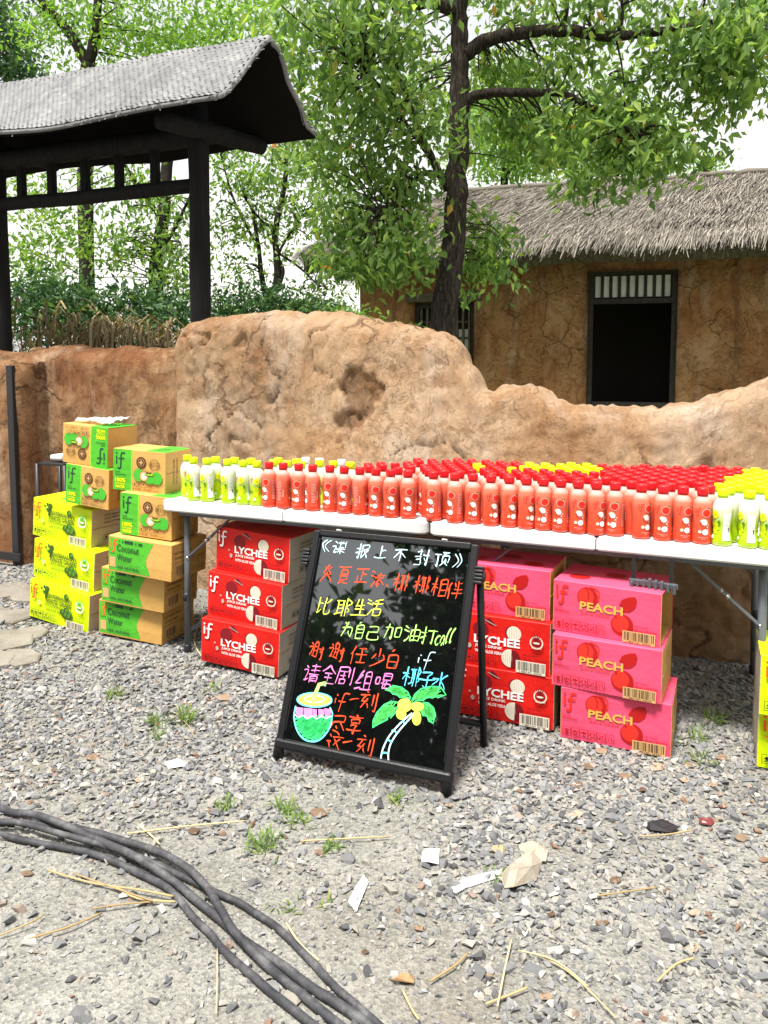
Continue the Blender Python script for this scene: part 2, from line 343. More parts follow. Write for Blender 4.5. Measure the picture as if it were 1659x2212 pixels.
# ---- gravel: angular hulls, the 300 that show largest are stones of their own
def rock(n, seed, flat=.7):
    r = np.random.default_rng(seed); bm = bmesh.new()
    for _ in range(n):
        p = r.normal(size=3); p /= np.linalg.norm(p); p *= r.uniform(.8, 1.12); bm.verts.new((p[0] * r.uniform(.95, 1.1), p[1] * .82, p[2] * flat))
    h = bmesh.ops.convex_hull(bm, input=bm.verts[:]); bmesh.ops.delete(bm, geom=[v for v in bm.verts if not v.link_faces], context='VERTS')
    bm.verts.index_update(); v = np.array([v.co[:] for v in bm.verts]); f = np.array([[q.index for q in t.verts] for t in bm.faces]); bm.free(); return v, f
ROCKS = [rock(9 + k % 4, 100 + k, .66 + .06 * (k % 5)) for k in range(12)]
cand = []
NS = 84000
yy = 1.25 + (5.3 - 1.25) * rng.random(NS) ** .85; xx = (rng.random(NS) * 2 - 1) * (.53 * yy + .12)
for x, y in zip(xx, yy):
    d = .5 + .75 * noise.noise((x * 1.1, y * 1.3, 5.5)) + .45 * noise.noise((x * 3.1, y * 3.3, 1.5))
    d += .55 * sstep(2.0, 2.9, y) - .42 * sstep(2.25, 1.5, y) * sstep(.35, -.5, x) + .2 * sstep(.1, .7, x)
    if y > 3.6: d -= .25
    if random.random() > max(.17, d): continue
    sz = .0036 + .0056 * random.random() ** 1.5
    if random.random() < .42 * max(.2, min(1, d)): sz = random.uniform(.009, .0165)
    if random.random() < .020: sz = random.uniform(.016, .024)
    cand.append((sz / y * (1 if y < 3.4 else .6), x, y, sz))
cand.sort(reverse=True)
big = cand[:300]; rest = cand[300:]
rock_me = []
for k, (v, f) in enumerate(ROCKS[:8]):
    rock_me.append(fastmesh('stone', v, f)); rock_me[-1].materials.append(MATS['stone'])
def stone_rot(): return (random.uniform(-.5, .5), random.uniform(-.5, .5), random.uniform(0, 6.28))
for i, (_, x, y, sz) in enumerate(big):
    o = link('stone', rock_me[i % 8], 'stone', ground); o.location = (x, y, gz(x, y) + sz * .18); o.rotation_euler = stone_rot(); o.scale = (sz * random.uniform(.9, 1.35), sz, sz * random.uniform(.8, 1.1))
Vs, Fs, off = [], [], 0
for k in range(12):
    sel = rest[k::12]; v, f = ROCKS[k]; n = len(sel); a = np.array(sel)
    th = rng.random(n) * 6.28; tl = rng.normal(0, .3, n); cs, sn, ct, st = np.cos(th), np.sin(th), np.cos(tl), np.sin(tl)
    S = a[:, 3][:, None, None] * np.stack([rng.uniform(.85, 1.4, n), np.ones(n), rng.uniform(.7, 1.1, n)], 1)[:, None, :]
    P = v[None] * S; Xp = P[..., 0] * ct[:, None] + P[..., 2] * st[:, None]; Zp = -P[..., 0] * st[:, None] + P[..., 2] * ct[:, None]
    Q = np.stack([Xp * cs[:, None] - P[..., 1] * sn[:, None], Xp * sn[:, None] + P[..., 1] * cs[:, None], Zp], -1)
    zz = np.array([gz(p[1], p[2]) for p in sel]) + a[:, 3] * .25
    Q += np.stack([a[:, 1], a[:, 2], zz], 1)[:, None, :]
    Vs.append(Q.reshape(-1, 3)); Fs.append((f[None] + (np.arange(n) * len(v))[:, None, None] + off).reshape(-1, 3)); off += n * len(v)
tag(link('gravel', fastmesh('gravel', np.concatenate(Vs), np.concatenate(Fs)), 'stone', ground), kind='stuff')

# ---- flagstones in front of the gate
for k, (px, py, w, d) in enumerate([(10, 1280, .34, .26), (70, 1290, .28, .22), (-40, 1330, .36, .24), (30, 1335, .26, .2), (5, 1385, .40, .22), (60, 1375, .22, .18), (-30, 1430, .34, .2), (40, 1425, .26, .16), (-60, 1290, .3, .2)]):
    p = gp(px, py); mb = MB(); n = 7; ring = []
    for i in range(n):
        a = 2 * math.pi * i / n; rr = random.uniform(.82, 1.05); ring.append(Vector((math.cos(a) * w * .5 * rr, math.sin(a) * d * .5 * rr * 1.3, 0)))
    rr = yawm(-23 + random.uniform(-8, 8)); ring = [rr @ v for v in ring]
    mb.add([v + Vector((0, 0, -.05)) for v in ring] + [v + Vector((0, 0, .014)) for v in ring] + [v * .93 + Vector((0, 0, .02 + random.uniform(-.002, .002))) for v in ring],
           [(i, (i + 1) % n, n + (i + 1) % n, n + i) for i in range(n)] + [(n + i, n + (i + 1) % n, 2 * n + (i + 1) % n, 2 * n + i) for i in range(n)] + [tuple(range(2 * n, 3 * n))])
    o = mb.build('flagstone', 'flagstone', ground); o.location = p

# ---- adobe walls
def adobe_wall(name, P0, d, length, prof, thick, mat_, seed, amp=1.0, ds=.011, nz=130, holes=(), endr=.16, lean=0.0):
    d = d.normalized(); n = Vector((d.y, -d.x, 0))                       # n points to the yard
    ss = np.array([p[0] for p in prof]); hh = np.array([p[1] for p in prof])
    ns = int(length / ds) + 1; verts = []; mats = []
    for i in range(ns):
        s_ = length * i / (ns - 1); h = float(np.interp(s_, ss, hh)); h += .02 * fbm((s_ * 6, seed, 0), 4) + .012 * noise.noise((s_ * 25, seed, 3))
        de = min(s_, length - s_); tf = math.sqrt(max(0.0015, 1 - (1 - min(1, de / endr)) ** 2)); th = thick * tf
        rc = min(.11, th * .45)
        base = P0 + d * s_ - n * (thick / 2); g = gz(base.x, base.y) - .12
        for j in range(nz):
            t = j / (nz - 1)
            if t < .62: q = t / .62; y_, z_ = th / 2, g + (h - rc - g) * q; nv = Vector((0, 1, 0)); nv = n.copy()
            elif t < .86:
                a = math.pi * (t - .62) / .24; y_, z_ = (th / 2 - rc) * math.cos(a) + rc * math.cos(a), h - rc + rc * math.sin(a) ** .8; nv = n * math.cos(a) + Vector((0, 0, 1)) * math.sin(a)
            else: q = (t - .86) / .14; y_, z_ = -th / 2, h - rc + (g - h + rc) * q; nv = -n
            p = base + n * (y_ + lean * (h - z_) * (1 if y_ > 0 else 0)) + Vector((0, 0, z_))
            w = Vector((p.x, p.y, p.z)) + Vector((seed, 0, 0))
            dsp = .036 * fbm(w * 1.0, 2) + .006 * fbm(w * 4.5, 3) + .004 * fbm(w * 20, 4) + .020 * min(.45, abs(noise.noise(w * 5.2 + Vector((4, 2, 7))))) + .012 * min(.4, abs(noise.noise(w * 13 + Vector((1, 5, 3)))))
            crk = abs(noise.noise(w * 2.1 + Vector((3, 3, 3))) + .25 * noise.noise(w * 8)); dsp -= .02 * max(0, 1 - crk / .03) * sstep(.05, .2, noise.noise(w * 1.2 + Vector((1, 8, 1))))
            mi = 0
            for hs_, hz_, hw, hh_, dep in holes:
                e = ((s_ - hs_) / hw) ** 2 + ((z_ - hz_) / hh_) ** 2 + .9 * noise.noise(w * 7) + .4 * noise.noise(w * 20)
                if t < .62 and e < 1: dsp -= dep * sstep(1, .72, e) * (1 + .6 * noise.noise(w * 24)); mi = max(mi, sstep(1, .8, e))
            verts.append(p + nv * dsp * amp); mats.append(mi)
    V = np.array([v[:] for v in verts]); F = np.array([(i * nz + j, (i + 1) * nz + j, (i + 1) * nz + j + 1, i * nz + j + 1) for i in range(ns - 1) for j in range(nz - 1)])
    me = fastmesh(name, V, F, True); me.materials.append(MATS[mat_])
    ha = me.attributes.new('hole', 'FLOAT', 'POINT'); ha.data.foreach_set('value', np.array(mats, dtype=np.float32))
    return link(name, me, mat_)
def survey(P0, d, pts, back=0.0):                    # heights of a skyline on the vertical plane through P0 along d
    n = Vector((d.y, -d.x, 0)); out = []
    q0 = P0 - n * back
    for px, py in pts:
        r = ray(px, py); t = (q0.x * n.x + q0.y * n.y) / (r.x * n.x + r.y * n.y); p = Vector((0, 0, CAM_H)) + r * t
        out.append(((p - P0).dot(d), p.z))
    return out
WP = at(366, 900, 4.93); WP.z = 0
sky_line = [(368, 800), (376, 772), (396, 752), (415, 718), (428, 700), (480, 690), (560, 686), (640, 683), (700, 684), (760, 688), (850, 699), (920, 711), (980, 727), (998, 742), (1008, 778), (1030, 800), (1040, 832), (1062, 850), (1090, 836), (1140, 825), (1180, 838), (1200, 856), (1240, 874), (1300, 884), (1400, 886), (1480, 880), (1520, 866), (1560, 858), (1590, 848), (1625, 832), (1659, 820), (1760, 800), (1900, 790)]
prof = survey(WP, TD, sky_line, .16)
hole_px = [(785, 860, .14, .15, .020), (755, 905, .13, .06, .022)]
holes = []
for px, py, hw, hh_, dep in hole_px:
    s_, z_ = survey(WP, TD, [(px, py)], 0)[0]; holes.append((s_, z_, hw, hh_, dep))
w = adobe_wall('mud_wall', WP, TD, prof[-1][0], prof, .34, 'adobe', 1.7, 1.15, holes=holes, endr=.07)
tag(w, 'long ochre mud wall with broken wavy top behind the bottle tables', 'wall')
RP = Vector((-2.295, 5.49, 0)) - TD * .35
prof2 = survey(RP, TD, [(-60, 748), (100, 752), (140, 752), (200, 757), (300, 760), (390, 760), (470, 758)], .15)
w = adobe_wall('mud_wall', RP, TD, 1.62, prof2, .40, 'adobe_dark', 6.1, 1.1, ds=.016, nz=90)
tag(w, 'low stained brown mud wall between the two posts of the roofed gate', 'wall')
# gate pier with the black steel angle at its corner
PC = Vector((-2.40, 5.30, 0))
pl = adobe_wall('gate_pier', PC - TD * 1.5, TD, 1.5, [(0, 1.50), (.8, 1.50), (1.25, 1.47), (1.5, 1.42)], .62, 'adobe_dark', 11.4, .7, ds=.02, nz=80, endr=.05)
tag(pl, 'dark brown mud pier under the left gate post, edged with black steel', 'pier')
mb = MB(); rt = Matrix.Rotation(math.atan2(TD.y, TD.x), 3, 'Z'); cz = .70
pe = PC - TD * .075 - TN * .022
mb.box((pe.x, pe.y, cz), (.055, .03, 1.36), rt, 0, .003)
st = mb.build('corner_angle', 'black_plastic', pl)
mb = MB(); q = PC - TD * .75 - TN * .06; mb.box((q.x, q.y, .10), (1.5, .02, .05), rt); mb.build('base_strip', 'black_plastic', pl)

# ================================================================ ROOFED GATE
GL, GR = Vector((-2.815, 5.925, 0)), Vector((-1.17, 5.22, 0))
gate = empty('roofed_gate', (GR.x, GR.y, 0)); tag(gate, 'black timber gate with a saddle roof of woven grey bamboo matting', 'gate')
def loc(p): return Vector(p) - gate.location
def wobble_post(name, a, b, r, seed, seg=14, n=14):
    a, b = Vector(a), Vector(b); pts = []; rad = []
    for i in range(n):
        t = i / (n - 1); p = a.lerp(b, t); pts.append(p + Vector((noise.noise((t * 3, seed, 0)), noise.noise((t * 3, seed, 5)), noise.noise((t * 3, seed, 9)))) * .012)
        rad.append(r * (1 + .07 * noise.noise((t * 7, seed, 2))))
    return MB().tube([loc(p) for p in pts], rad, seg).build(name, 'charred_wood', gate, True)
wobble_post('post', (GR.x - .01, GR.y, 0), (GR.x - .02, GR.y, 3.1), .066, 1); wobble_post('post', (GL.x, GL.y, 0), (GL.x, GL.y, 3.1), .066, 2)
zr = at(421, 402, 5.25).z
wobble_post('rail', GL.lerp(GR, -.05) + Vector((0, 0, zr)), GR + Vector((0, 0, zr)), .048, 3)
zb = at(381, 316, 5.27).z + .06
wobble_post('top_beam', GL.lerp(GR, -.4) + Vector((0, 0, zb)), GL.lerp(GR, 1.05) + Vector((0, 0, zb)), .07, 4)
for px in (63, 127, 198, 270, 346):
    k = (px - 830) / LENS_PX; dd = GR - GL; t = (k * GL.y - GL.x) / (dd.x - k * dd.y); p = GL.lerp(GR, t)
    o = MB().box((0, 0, (zr + zb) / 2), (.052, .05, zb - zr), rt, 0, .006).build('baluster', 'charred_wood', gate); o.location = loc((p.x, p.y, 0))
wobble_post('tie_log', at(345, 258, 4.90), at(566, 316, 5.55), .058, 5)
p1, p2 = at(-150, 290, 5.9), at(-60, 316, 6.4)
wobble_post('tie_log', (GL.x - .3, GL.y - .36, 2.92), (GL.x + .3, GL.y + .36, 2.92), .06, 6)
# saddle roof: outline points at the right end, running back along the gate
AX = -TD
def roof_pt(a, u, lift=0.0):         # a metres from the right end, u from -1 (front eave) over the ridge to 1
    au = abs(u); drop = .545 * (au ** 1.05) if au > .12 else .545 * (.12 ** 1.05) * (1 - .6 * (1 - au / .12) ** 2)
    drop += .035 * math.sin(math.pi * au) - .03 * sstep(.8, 1, au)
    z = 3.405 - drop + lift
    fe = Vector((-.955, 4.64, 0)); rg = Vector((-.692, 5.015, 0)); be = Vector((-.443, 5.39, 0))
    e = rg.lerp(fe, au) if u < 0 else rg.lerp(be, au)
    sag = .018 * math.sin(a * 3.1 + 1) * au + .012 * noise.noise((a * 2, u * 2, 4))
    return e + AX * (a + .035 * noise.noise((u * 3, 1, 8))) + Vector((0, 0, z + sag))
rl = 3.7
mb = MB(); na, nu = 40, 24
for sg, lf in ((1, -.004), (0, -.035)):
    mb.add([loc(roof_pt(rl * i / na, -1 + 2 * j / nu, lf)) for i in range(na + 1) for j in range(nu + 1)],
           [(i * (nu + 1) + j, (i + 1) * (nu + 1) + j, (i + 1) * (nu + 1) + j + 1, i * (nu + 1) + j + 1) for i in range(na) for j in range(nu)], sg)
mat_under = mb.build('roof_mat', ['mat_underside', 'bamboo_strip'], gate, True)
# herringbone strips on it
pieces = []
cw, chh = .040, .026
uw = chh / .66
for r_ in range(int(2 / uw)):
    u0 = -1 + r_ * uw
    for c_ in range(int(rl / cw)):
        a0 = (c_ + (r_ % 2) / 2.0 + random.uniform(-.08, .08)) * cw
        if a0 + cw * 1.05 > rl: continue
        pieces.append((a0, u0, .001 + .002 * ((c_ + r_) % 2)))
def strip_pts(a0, u0, lf):
    sk = 0
    P = []
    L = cw * 1.12
    for ia, z_ in ((0, -.003), (.33, .003), (.67, .003), (1, -.003)):
        for iu in (-.06, 1.06):
            P.append(loc(roof_pt(a0 + L * ia, min(1, max(-1, u0 + uw * iu + sk * (ia - .5))), lf + z_ + .008)))
    return P
SF = [(0, 1, 3, 2), (2, 3, 5, 4), (4, 5, 7, 6)]
near = sorted(pieces, key=lambda q: (q[0] + (0 if q[1] < -.1 else 9)) + .8 * abs(q[1] + .6))[:300]; ns_ = set(near)
for q in near:
    P = strip_pts(*q); MB().add(P, SF).build('bamboo_strip', 'bamboo_strip', mat_under)
V = []; F = []
for q in pieces:
    if q in ns_: continue
    b = len(V); V += [p[:] for p in strip_pts(*q)]; F += [tuple(i + b for i in f) for f in SF]
tag(link('woven_strips', fastmesh('woven_strips', np.array(V), np.array(F)), 'bamboo_strip', mat_under), kind='stuff')
for sgn in (-1, 1):
    mb = MB(); mb.tube([loc(roof_pt(rl * i / 30, sgn * .99, -.014)) for i in range(31)], .014, 6); mb.build('eave_binding', 'bamboo_strip', gate, True)
mb = MB(); mb.tube([loc(roof_pt(.004, -1 + 2 * i / 40, -.014)) for i in range(41)], [.016 + .006 * noise.noise((i * .8, 2, 2)) for i in range(41)], 6); mb.build('end_binding', 'bamboo_strip', gate, True)

mb = MB()
for k in range(420):                 # frayed ends of the strips along the eave and the gable
    if k % 2: a_, u_ = rl * random.random(), -1 + random.uniform(0, .02); dv = Vector((TN.x * -1, TN.y * -1, -.55)) + Vector((random.gauss(0, .5), random.gauss(0, .3), random.gauss(0, .3)))
    else: a_, u_ = random.uniform(0, .02), random.uniform(-1, 1); dv = TD + Vector((random.gauss(0, .3), random.gauss(0, .3), random.gauss(0, .45)))
    p = loc(roof_pt(a_, u_, random.uniform(-.02, .008))); dv = dv.normalized() * random.uniform(.012, .045); s_ = dv.cross(Vector((random.gauss(0, 1), random.gauss(0, 1), random.gauss(0, 1)))).normalized() * random.uniform(.002, .006)
    mb.add([p - s_, p + s_, p + dv + s_ * .7, p + dv - s_ * .7], [(0, 1, 2, 3)])
tag(mb.build('frayed_ends', 'bamboo_strip', mat_under), kind='stuff')

# ================================================================ HOUSE
HD = Vector((.956, -.292, 0)).normalized(); HN = Vector((HD.y, -HD.x, 0))      # along the front / towards the yard
HO = Vector((-.46, 15.47, 0)); hrot = (0, 0, math.atan2(HD.y, HD.x))
house = empty('thatched_house', HO, hrot); tag(house, 'ochre mud plastered house with grey thatched roof and dark open doorway', 'house')
def hs_of(px, py, off=0.0):          # (along, height) on the front face (off metres in front of it)
    q0 = HO + HN * off; r = ray(px, py); t = (q0.x * HN.x + q0.y * HN.y) / (r.x * HN.x + r.y * HN.y); p = Vector((0, 0, CAM_H)) + r * t
    return (p - q0).dot(HD), p.z
HL = 11.0; HH = 3.75; HDP = 4.4
dx0, dz1 = hs_of(1272, 588); dx1, _ = hs_of(1466, 588); _, dz0 = hs_of(1365, 880); _, dzm = hs_of(1365, 650)
wx0, wz1 = hs_of(895, 655); wx1, _ = hs_of(1026, 655); _, wz0 = hs_of(960, 800)
# house frame: x along the front, y into the house
def plaster(mb, x0, x1, z0, z1, step=.09):
    n1, n2 = max(1, int((x1 - x0) / step)), max(1, int((z1 - z0) / step)); P = []
    for i in range(n1 + 1):
        for j in range(n2 + 1):
            x, z = x0 + (x1 - x0) * i / n1, z0 + (z1 - z0) * j / n2; w = Vector((x, 0, z)); ed = min(i, n1 - i, j, n2 - j) > 0
            dsp = (.035 * fbm(w * .9, 3) + .02 * fbm(w * 3, 4) - .015 * sstep(.1, .14, noise.noise(w * 1.3) + .3 * noise.noise(w * 5))) if True else 0
            P.append((x, -dsp, z))
    mb.add(P, [(i * (n2 + 1) + j, (i + 1) * (n2 + 1) + j, (i + 1) * (n2 + 1) + j + 1, i * (n2 + 1) + j + 1) for i in range(n1) for j in range(n2)])
mb = MB()
for a in ((0, wx0, 0, HH), (wx0, wx1, 0, wz0), (wx0, wx1, wz1, HH), (wx1, dx0, 0, HH), (dx0, dx1, dz1, HH), (dx0, dx1, 0, dz0), (dx1, HL, 0, HH)): plaster(mb, *a)
for x in (wx0, wx1, dx0, dx1):       # reveals
    z0, z1 = (wz0, wz1) if x in (wx0, wx1) else (dz0, dz1); mb.add([(x, -.06, z0), (x, .38, z0), (x, .38, z1), (x, -.06, z1)], [(0, 1, 2, 3)])
for x0, x1, z in ((wx0, wx1, wz0), (wx0, wx1, wz1), (dx0, dx1, dz0), (dx0, dx1, dz1)): mb.add([(x0, -.06, z), (x1, -.06, z), (x1, .38, z), (x0, .38, z)], [(0, 1, 2, 3)])
mb.add([(0, 0, 0), (0, HDP, 0), (0, HDP, HH), (0, 0, HH), (HL, 0, 0), (HL, HDP, 0), (HL, HDP, HH), (HL, 0, HH)], [(0, 1, 2, 3), (4, 5, 6, 7), (1, 5, 6, 2)])
mb.build('wall', 'house_plaster', house)
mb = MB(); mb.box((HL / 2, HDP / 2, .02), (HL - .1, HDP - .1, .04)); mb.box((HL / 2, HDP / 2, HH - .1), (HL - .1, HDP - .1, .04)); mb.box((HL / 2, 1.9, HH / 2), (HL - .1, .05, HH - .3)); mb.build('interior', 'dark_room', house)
# doorway frame, transom and sill
fr = MB()
for x in (dx0 + .045, dx1 - .045): fr.box((x, .06, (dz0 + dz1) / 2), (.09, .12, dz1 - dz0 - .02))
fr.box(((dx0 + dx1) / 2, .05, dz1 - .03), (dx1 - dx0, .12, .06)); fr.box(((dx0 + dx1) / 2, .05, dzm), (dx1 - dx0, .115, .09)); fr.box(((dx0 + dx1) / 2, .04, dz0 + .05), (dx1 - dx0 - .19, .13, .08))
door = fr.build('door_frame', 'lattice_wood', house)
nb = 9; ww = dx1 - dx0 - .18
for i in range(nb):
    x = dx0 + .09 + ww * (i + .5) / nb; MB().box((x, .09, (dzm + dz1) / 2), (ww / nb - .055, .02, dz1 - dzm - .15)).build('pane', 'paper_pane', door)
for i in range(nb + 1):
    x = dx0 + .09 + ww * i / nb; MB().box((x, .07, (dzm + dz1) / 2), (.05, .05, dz1 - dzm - .11)).build('bar', 'lattice_wood', door)
wf = MB(); xm = (wx0 + wx1) / 2
for x in (wx0 + .04, wx1 - .04): wf.box((x, .1, (wz0 + wz1) / 2), (.08, .1, wz1 - wz0 - .01))
wf.box((xm, .1, wz1 - .05), (wx1 - wx0 - .17, .1, .09)); wf.box((xm, .1, wz0 + .04), (wx1 - wx0 - .17, .1, .07))
win = wf.build('window', 'lattice_wood', house)
for i in range(9):
    x = wx0 + .12 + (wx1 - wx0 - .24) * i / 8; MB().box((x, .1, (wz0 + wz1) / 2), (.035, .05, wz1 - wz0 - .17)).build('bar', 'weathered_wood', win)
for z in (.25, .48, .72): MB().box((xm, .135, wz0 + (wz1 - wz0) * z), (wx1 - wx0 - .17, .02, .04)).build('bar', 'weathered_wood', win)
for i in (6, 7): x = wx0 + .12 + (wx1 - wx0 - .24) * (i + .5) / 8; MB().box((x, .16, wz0 + (wz1 - wz0) * .36), (.07, .015, (wz1 - wz0) * .5)).build('pane', 'paper_pane', win)
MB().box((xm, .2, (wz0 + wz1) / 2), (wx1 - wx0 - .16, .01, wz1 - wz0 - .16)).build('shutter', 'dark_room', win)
lx0, lz0 = hs_of(880, 655); lx1, lz1 = hs_of(1042, 633)
MB().box(((lx0 + lx1) / 2, -.02, (lz0 + lz1) / 2 + .02), (lx1 - lx0, .14, .17), Matrix.Rotation(R(-.5), 3, 'Y'), 0, .015).build('lintel', 'weathered_wood', house)
# roof: front, back and left hip
ez = 3.40; rz = 4.92; ov = .78; hipx = 1.35
def rf(x, t):                        # front slope, t 0 eave .. 1 ridge
    xl = -.85 + (hipx + .85) * t; X_ = xl + (HL + 1 - xl) * x
    return Vector((X_, -ov + (HDP / 2 + ov) * t, ez + (rz - ez) * t + .06 * math.sin(math.pi * t) + .05 * noise.noise((X_ * .8, t * 3, 2)) + .02 * noise.noise((X_ * 3, t * 9, 2))))
def rh(y, t):                        # left hip
    y0 = -ov + (HDP / 2 + ov) * t; y1 = HDP + ov - (HDP / 2 + ov) * t
    return Vector((-.85 + (hipx + .85) * t, y0 + (y1 - y0) * y, ez + (rz - ez) * t + .06 * math.sin(math.pi * t)))
mb = MB(); n1, n2 = 90, 22
mb.add([rf(i / n1, j / n2) for i in range(n1 + 1) for j in range(n2 + 1)], [(i * (n2 + 1) + j, (i + 1) * (n2 + 1) + j, (i + 1) * (n2 + 1) + j + 1, i * (n2 + 1) + j + 1) for i in range(n1) for j in range(n2)])
mb.add([rf(i / n1, 0) + Vector((0, dy, dz)) for i in range(n1 + 1) for dy, dz in ((0, 0), (.05, -.40), (.85, -.12))], [(i * 3 + j, i * 3 + j + 1, (i + 1) * 3 + j + 1, (i + 1) * 3 + j) for i in range(n1) for j in range(2)])
mb.add([rh(i / 12, j / 12) for i in range(13) for j in range(13)], [(i * 13 + j, i * 13 + j + 1, (i + 1) * 13 + j + 1, (i + 1) * 13 + j) for i in range(12) for j in range(12)])
mb.add([rh(0, 0), rh(1, 0), rh(1, 0) + Vector((.3, 0, -.2)), rh(0, 0) + Vector((.3, 0, -.2))], [(0, 1, 2, 3)])
mb.add([(hipx, HDP / 2, rz), (HL + 1, HDP / 2, rz), (HL + 1, HDP + ov, ez), (-.85, HDP + ov, ez)], [(0, 1, 2, 3)])
roof = mb.build('roof', 'thatch_base', house, True)
NT = 46000
V = np.zeros((NT, 6, 3)); 
for i in range(NT):
    hip = i % 9 == 0
    t = random.random(); 
    layer = random.choice((0, 0, .16, .16, .33, .5, .66, .83)); t = min(1, max(0, (random.random() * 1.0 if random.random() < .6 else layer + random.random() * .1)))
    x = random.random()
    fn = rh if hip else rf
    p = fn(x, t); q = fn(x, max(0, t - .02)); dn = (q - p); dn = dn.normalized() if dn.length > 1e-6 else (fn(x, .02) * -1 + fn(x, 0)).normalized()
    L = random.uniform(.22, .6); sd = (Vector((0, 1, 0)) if hip else Vector((1, 0, 0))) * random.uniform(.003, .009)
    jit = Vector((random.gauss(0, .16), random.gauss(0, .12), 0)); nrm = Vector((-.55, 0, .8)) if hip else Vector((0, -.5, .85))
    if hip: jit = Vector((0, random.gauss(0, .16), 0))
    dn = (dn + jit).normalized(); p = p + nrm * random.uniform(.0, .035)
    m = p + dn * L * .5 + nrm * random.uniform(.0, .04); e = p + dn * L + nrm * random.uniform(-.015, .025)
    if t < L * .35 / 1.0: e = e + Vector((0, 0, -random.uniform(.02, .12)))
    V[i] = [p - sd, p + sd, m - sd, m + sd, e - sd * .6, e + sd * .6]
F = np.arange(NT)[:, None, None] * 6 + np.array([(0, 1, 3, 2), (2, 3, 5, 4)])[None]
tag(link('thatch', fastmesh('thatch', V.reshape(-1, 3), F.reshape(-1, 4)), 'thatch', roof), kind='stuff')
NT = 5200; V = np.zeros((NT, 6, 3))
for i in range(NT):                  # ragged eave fringe
    if i % 5: p = rf(random.random(), random.uniform(0, .06)) + Vector((0, random.uniform(-.06, .10), random.uniform(-.14, .03))); sd = Vector((1, 0, 0)); out = Vector((0, -1, 0))
    else: p = rh(random.random(), random.uniform(0, .06)) + Vector((random.uniform(-.06, .1), 0, random.uniform(-.2, .03))); sd = Vector((0, 1, 0)); out = Vector((-1, 0, 0))
    sd = sd * random.uniform(.003, .008); L = random.uniform(.08, .26); dn = (out * random.uniform(.1, .8) + Vector((random.gauss(0, .2), random.gauss(0, .2), -random.uniform(.35, 1.1)))).normalized()
    m = p + dn * L * .5; e = p + dn * L + Vector((0, 0, -L * .25)); V[i] = [p - sd, p + sd, m - sd, m + sd, e - sd * .5, e + sd * .5]
F = np.arange(NT)[:, None, None] * 6 + np.array([(0, 1, 3, 2), (2, 3, 5, 4)])[None]
tag(link('eave_fringe', fastmesh('eave_fringe', V.reshape(-1, 3), F.reshape(-1, 4)), 'thatch', roof), kind='stuff')
mb = MB()
pts = [rf(i / 60, 1) + Vector((0, 0, .02)) for i in range(61)]; mb.tube(pts, [.06 + .02 * noise.noise((i * .7, 1, 1)) for i in range(61)], 7); mb.build('ridge_cap', 'thatch', roof, True)
for i in range(9):
    x = .6 + i * 1.25; mb = MB(); mb.tube([(x, -ov + .1, ez - .16), (x, .15, ez + .08)], .05, 8); mb.build('rafter_end', 'lattice_wood', house, True)
# ================================================================ TREES
def leaf_cloud(C, size, droop, seed, name, mat_, parent, fold=.18, wid=.46):
    r = np.random.default_rng(seed); n = len(C)
    ax = r.normal(size=(n, 3)); ax /= np.linalg.norm(ax, axis=1)[:, None]; ax = ax * 1.0 + np.array([0, 0, -droop]); ax /= np.linalg.norm(ax, axis=1)[:, None]
    sd = np.cross(ax, r.normal(size=(n, 3))); sd /= np.linalg.norm(sd, axis=1)[:, None]; nn = np.cross(ax, sd)
    L = (size * r.uniform(.5, 1.4, n))[:, None]; W = L * wid
    V = np.stack([C, C + ax * L * .42 + sd * W * .5 + nn * L * fold * .5, C + ax * L - nn * L * .06, C + ax * L * .42 - sd * W * .5 + nn * L * fold * .5], 1)
    F = np.arange(n)[:, None, None] * 4 + np.array([(0, 1, 2), (0, 2, 3)])[None]
    return link(name, fastmesh(name, V.reshape(-1, 3), F.reshape(-1, 3)), mat_, parent)
def clump_points(blobs, seed, spread=.13, per=26):
    r = np.random.default_rng(seed); out = []; tw = []
    for (cx, cy, cz, rx, ry, rz_, n) in blobs:
        k = max(1, n // per); u = r.normal(size=(k, 3)); u /= np.linalg.norm(u, axis=1)[:, None]; u *= (r.random(k) ** .42)[:, None]
        c = np.array([cx, cy, cz]) + u * [rx, ry, rz_]; tw.append(c)
        g = r.normal(size=(k, per, 3)) * [spread * 1.25, spread * 1.25, spread * .75]
        out.append((c[:, None, :] + g).reshape(-1, 3))
    return np.concatenate(out), np.concatenate(tw)
def smooth_path(pts, n=6):
    P = [Vector(p) for p in pts]; out = []
    for i in range(len(P) - 1):
        a, b, c, d = P[max(i - 1, 0)], P[i], P[i + 1], P[min(i + 2, len(P) - 1)]
        for k in range(n):
            t = k / n; out.append(.5 * ((2 * b) + (c - a) * t + (2 * a - 5 * b + 4 * c - d) * t * t + (3 * b - a - 3 * c + d) * t ** 3))
    return out + [P[-1]]
def limb(mb, pts, r0, r1, seed, seg=8, n=6, rough=.05):
    P = smooth_path(pts, n); m = len(P)
    mb.tube([p + Vector((noise.noise((i * .6, seed, 0)), noise.noise((i * .6, seed, 4)), noise.noise((i * .6, seed, 8)))) * r0 * .25 for i, p in enumerate(P)],
            [(r0 + (r1 - r0) * (i / (m - 1)) ** .8) * (1 + rough * noise.noise((i * .9, seed, 1)) * 2) for i in range(m)], seg)
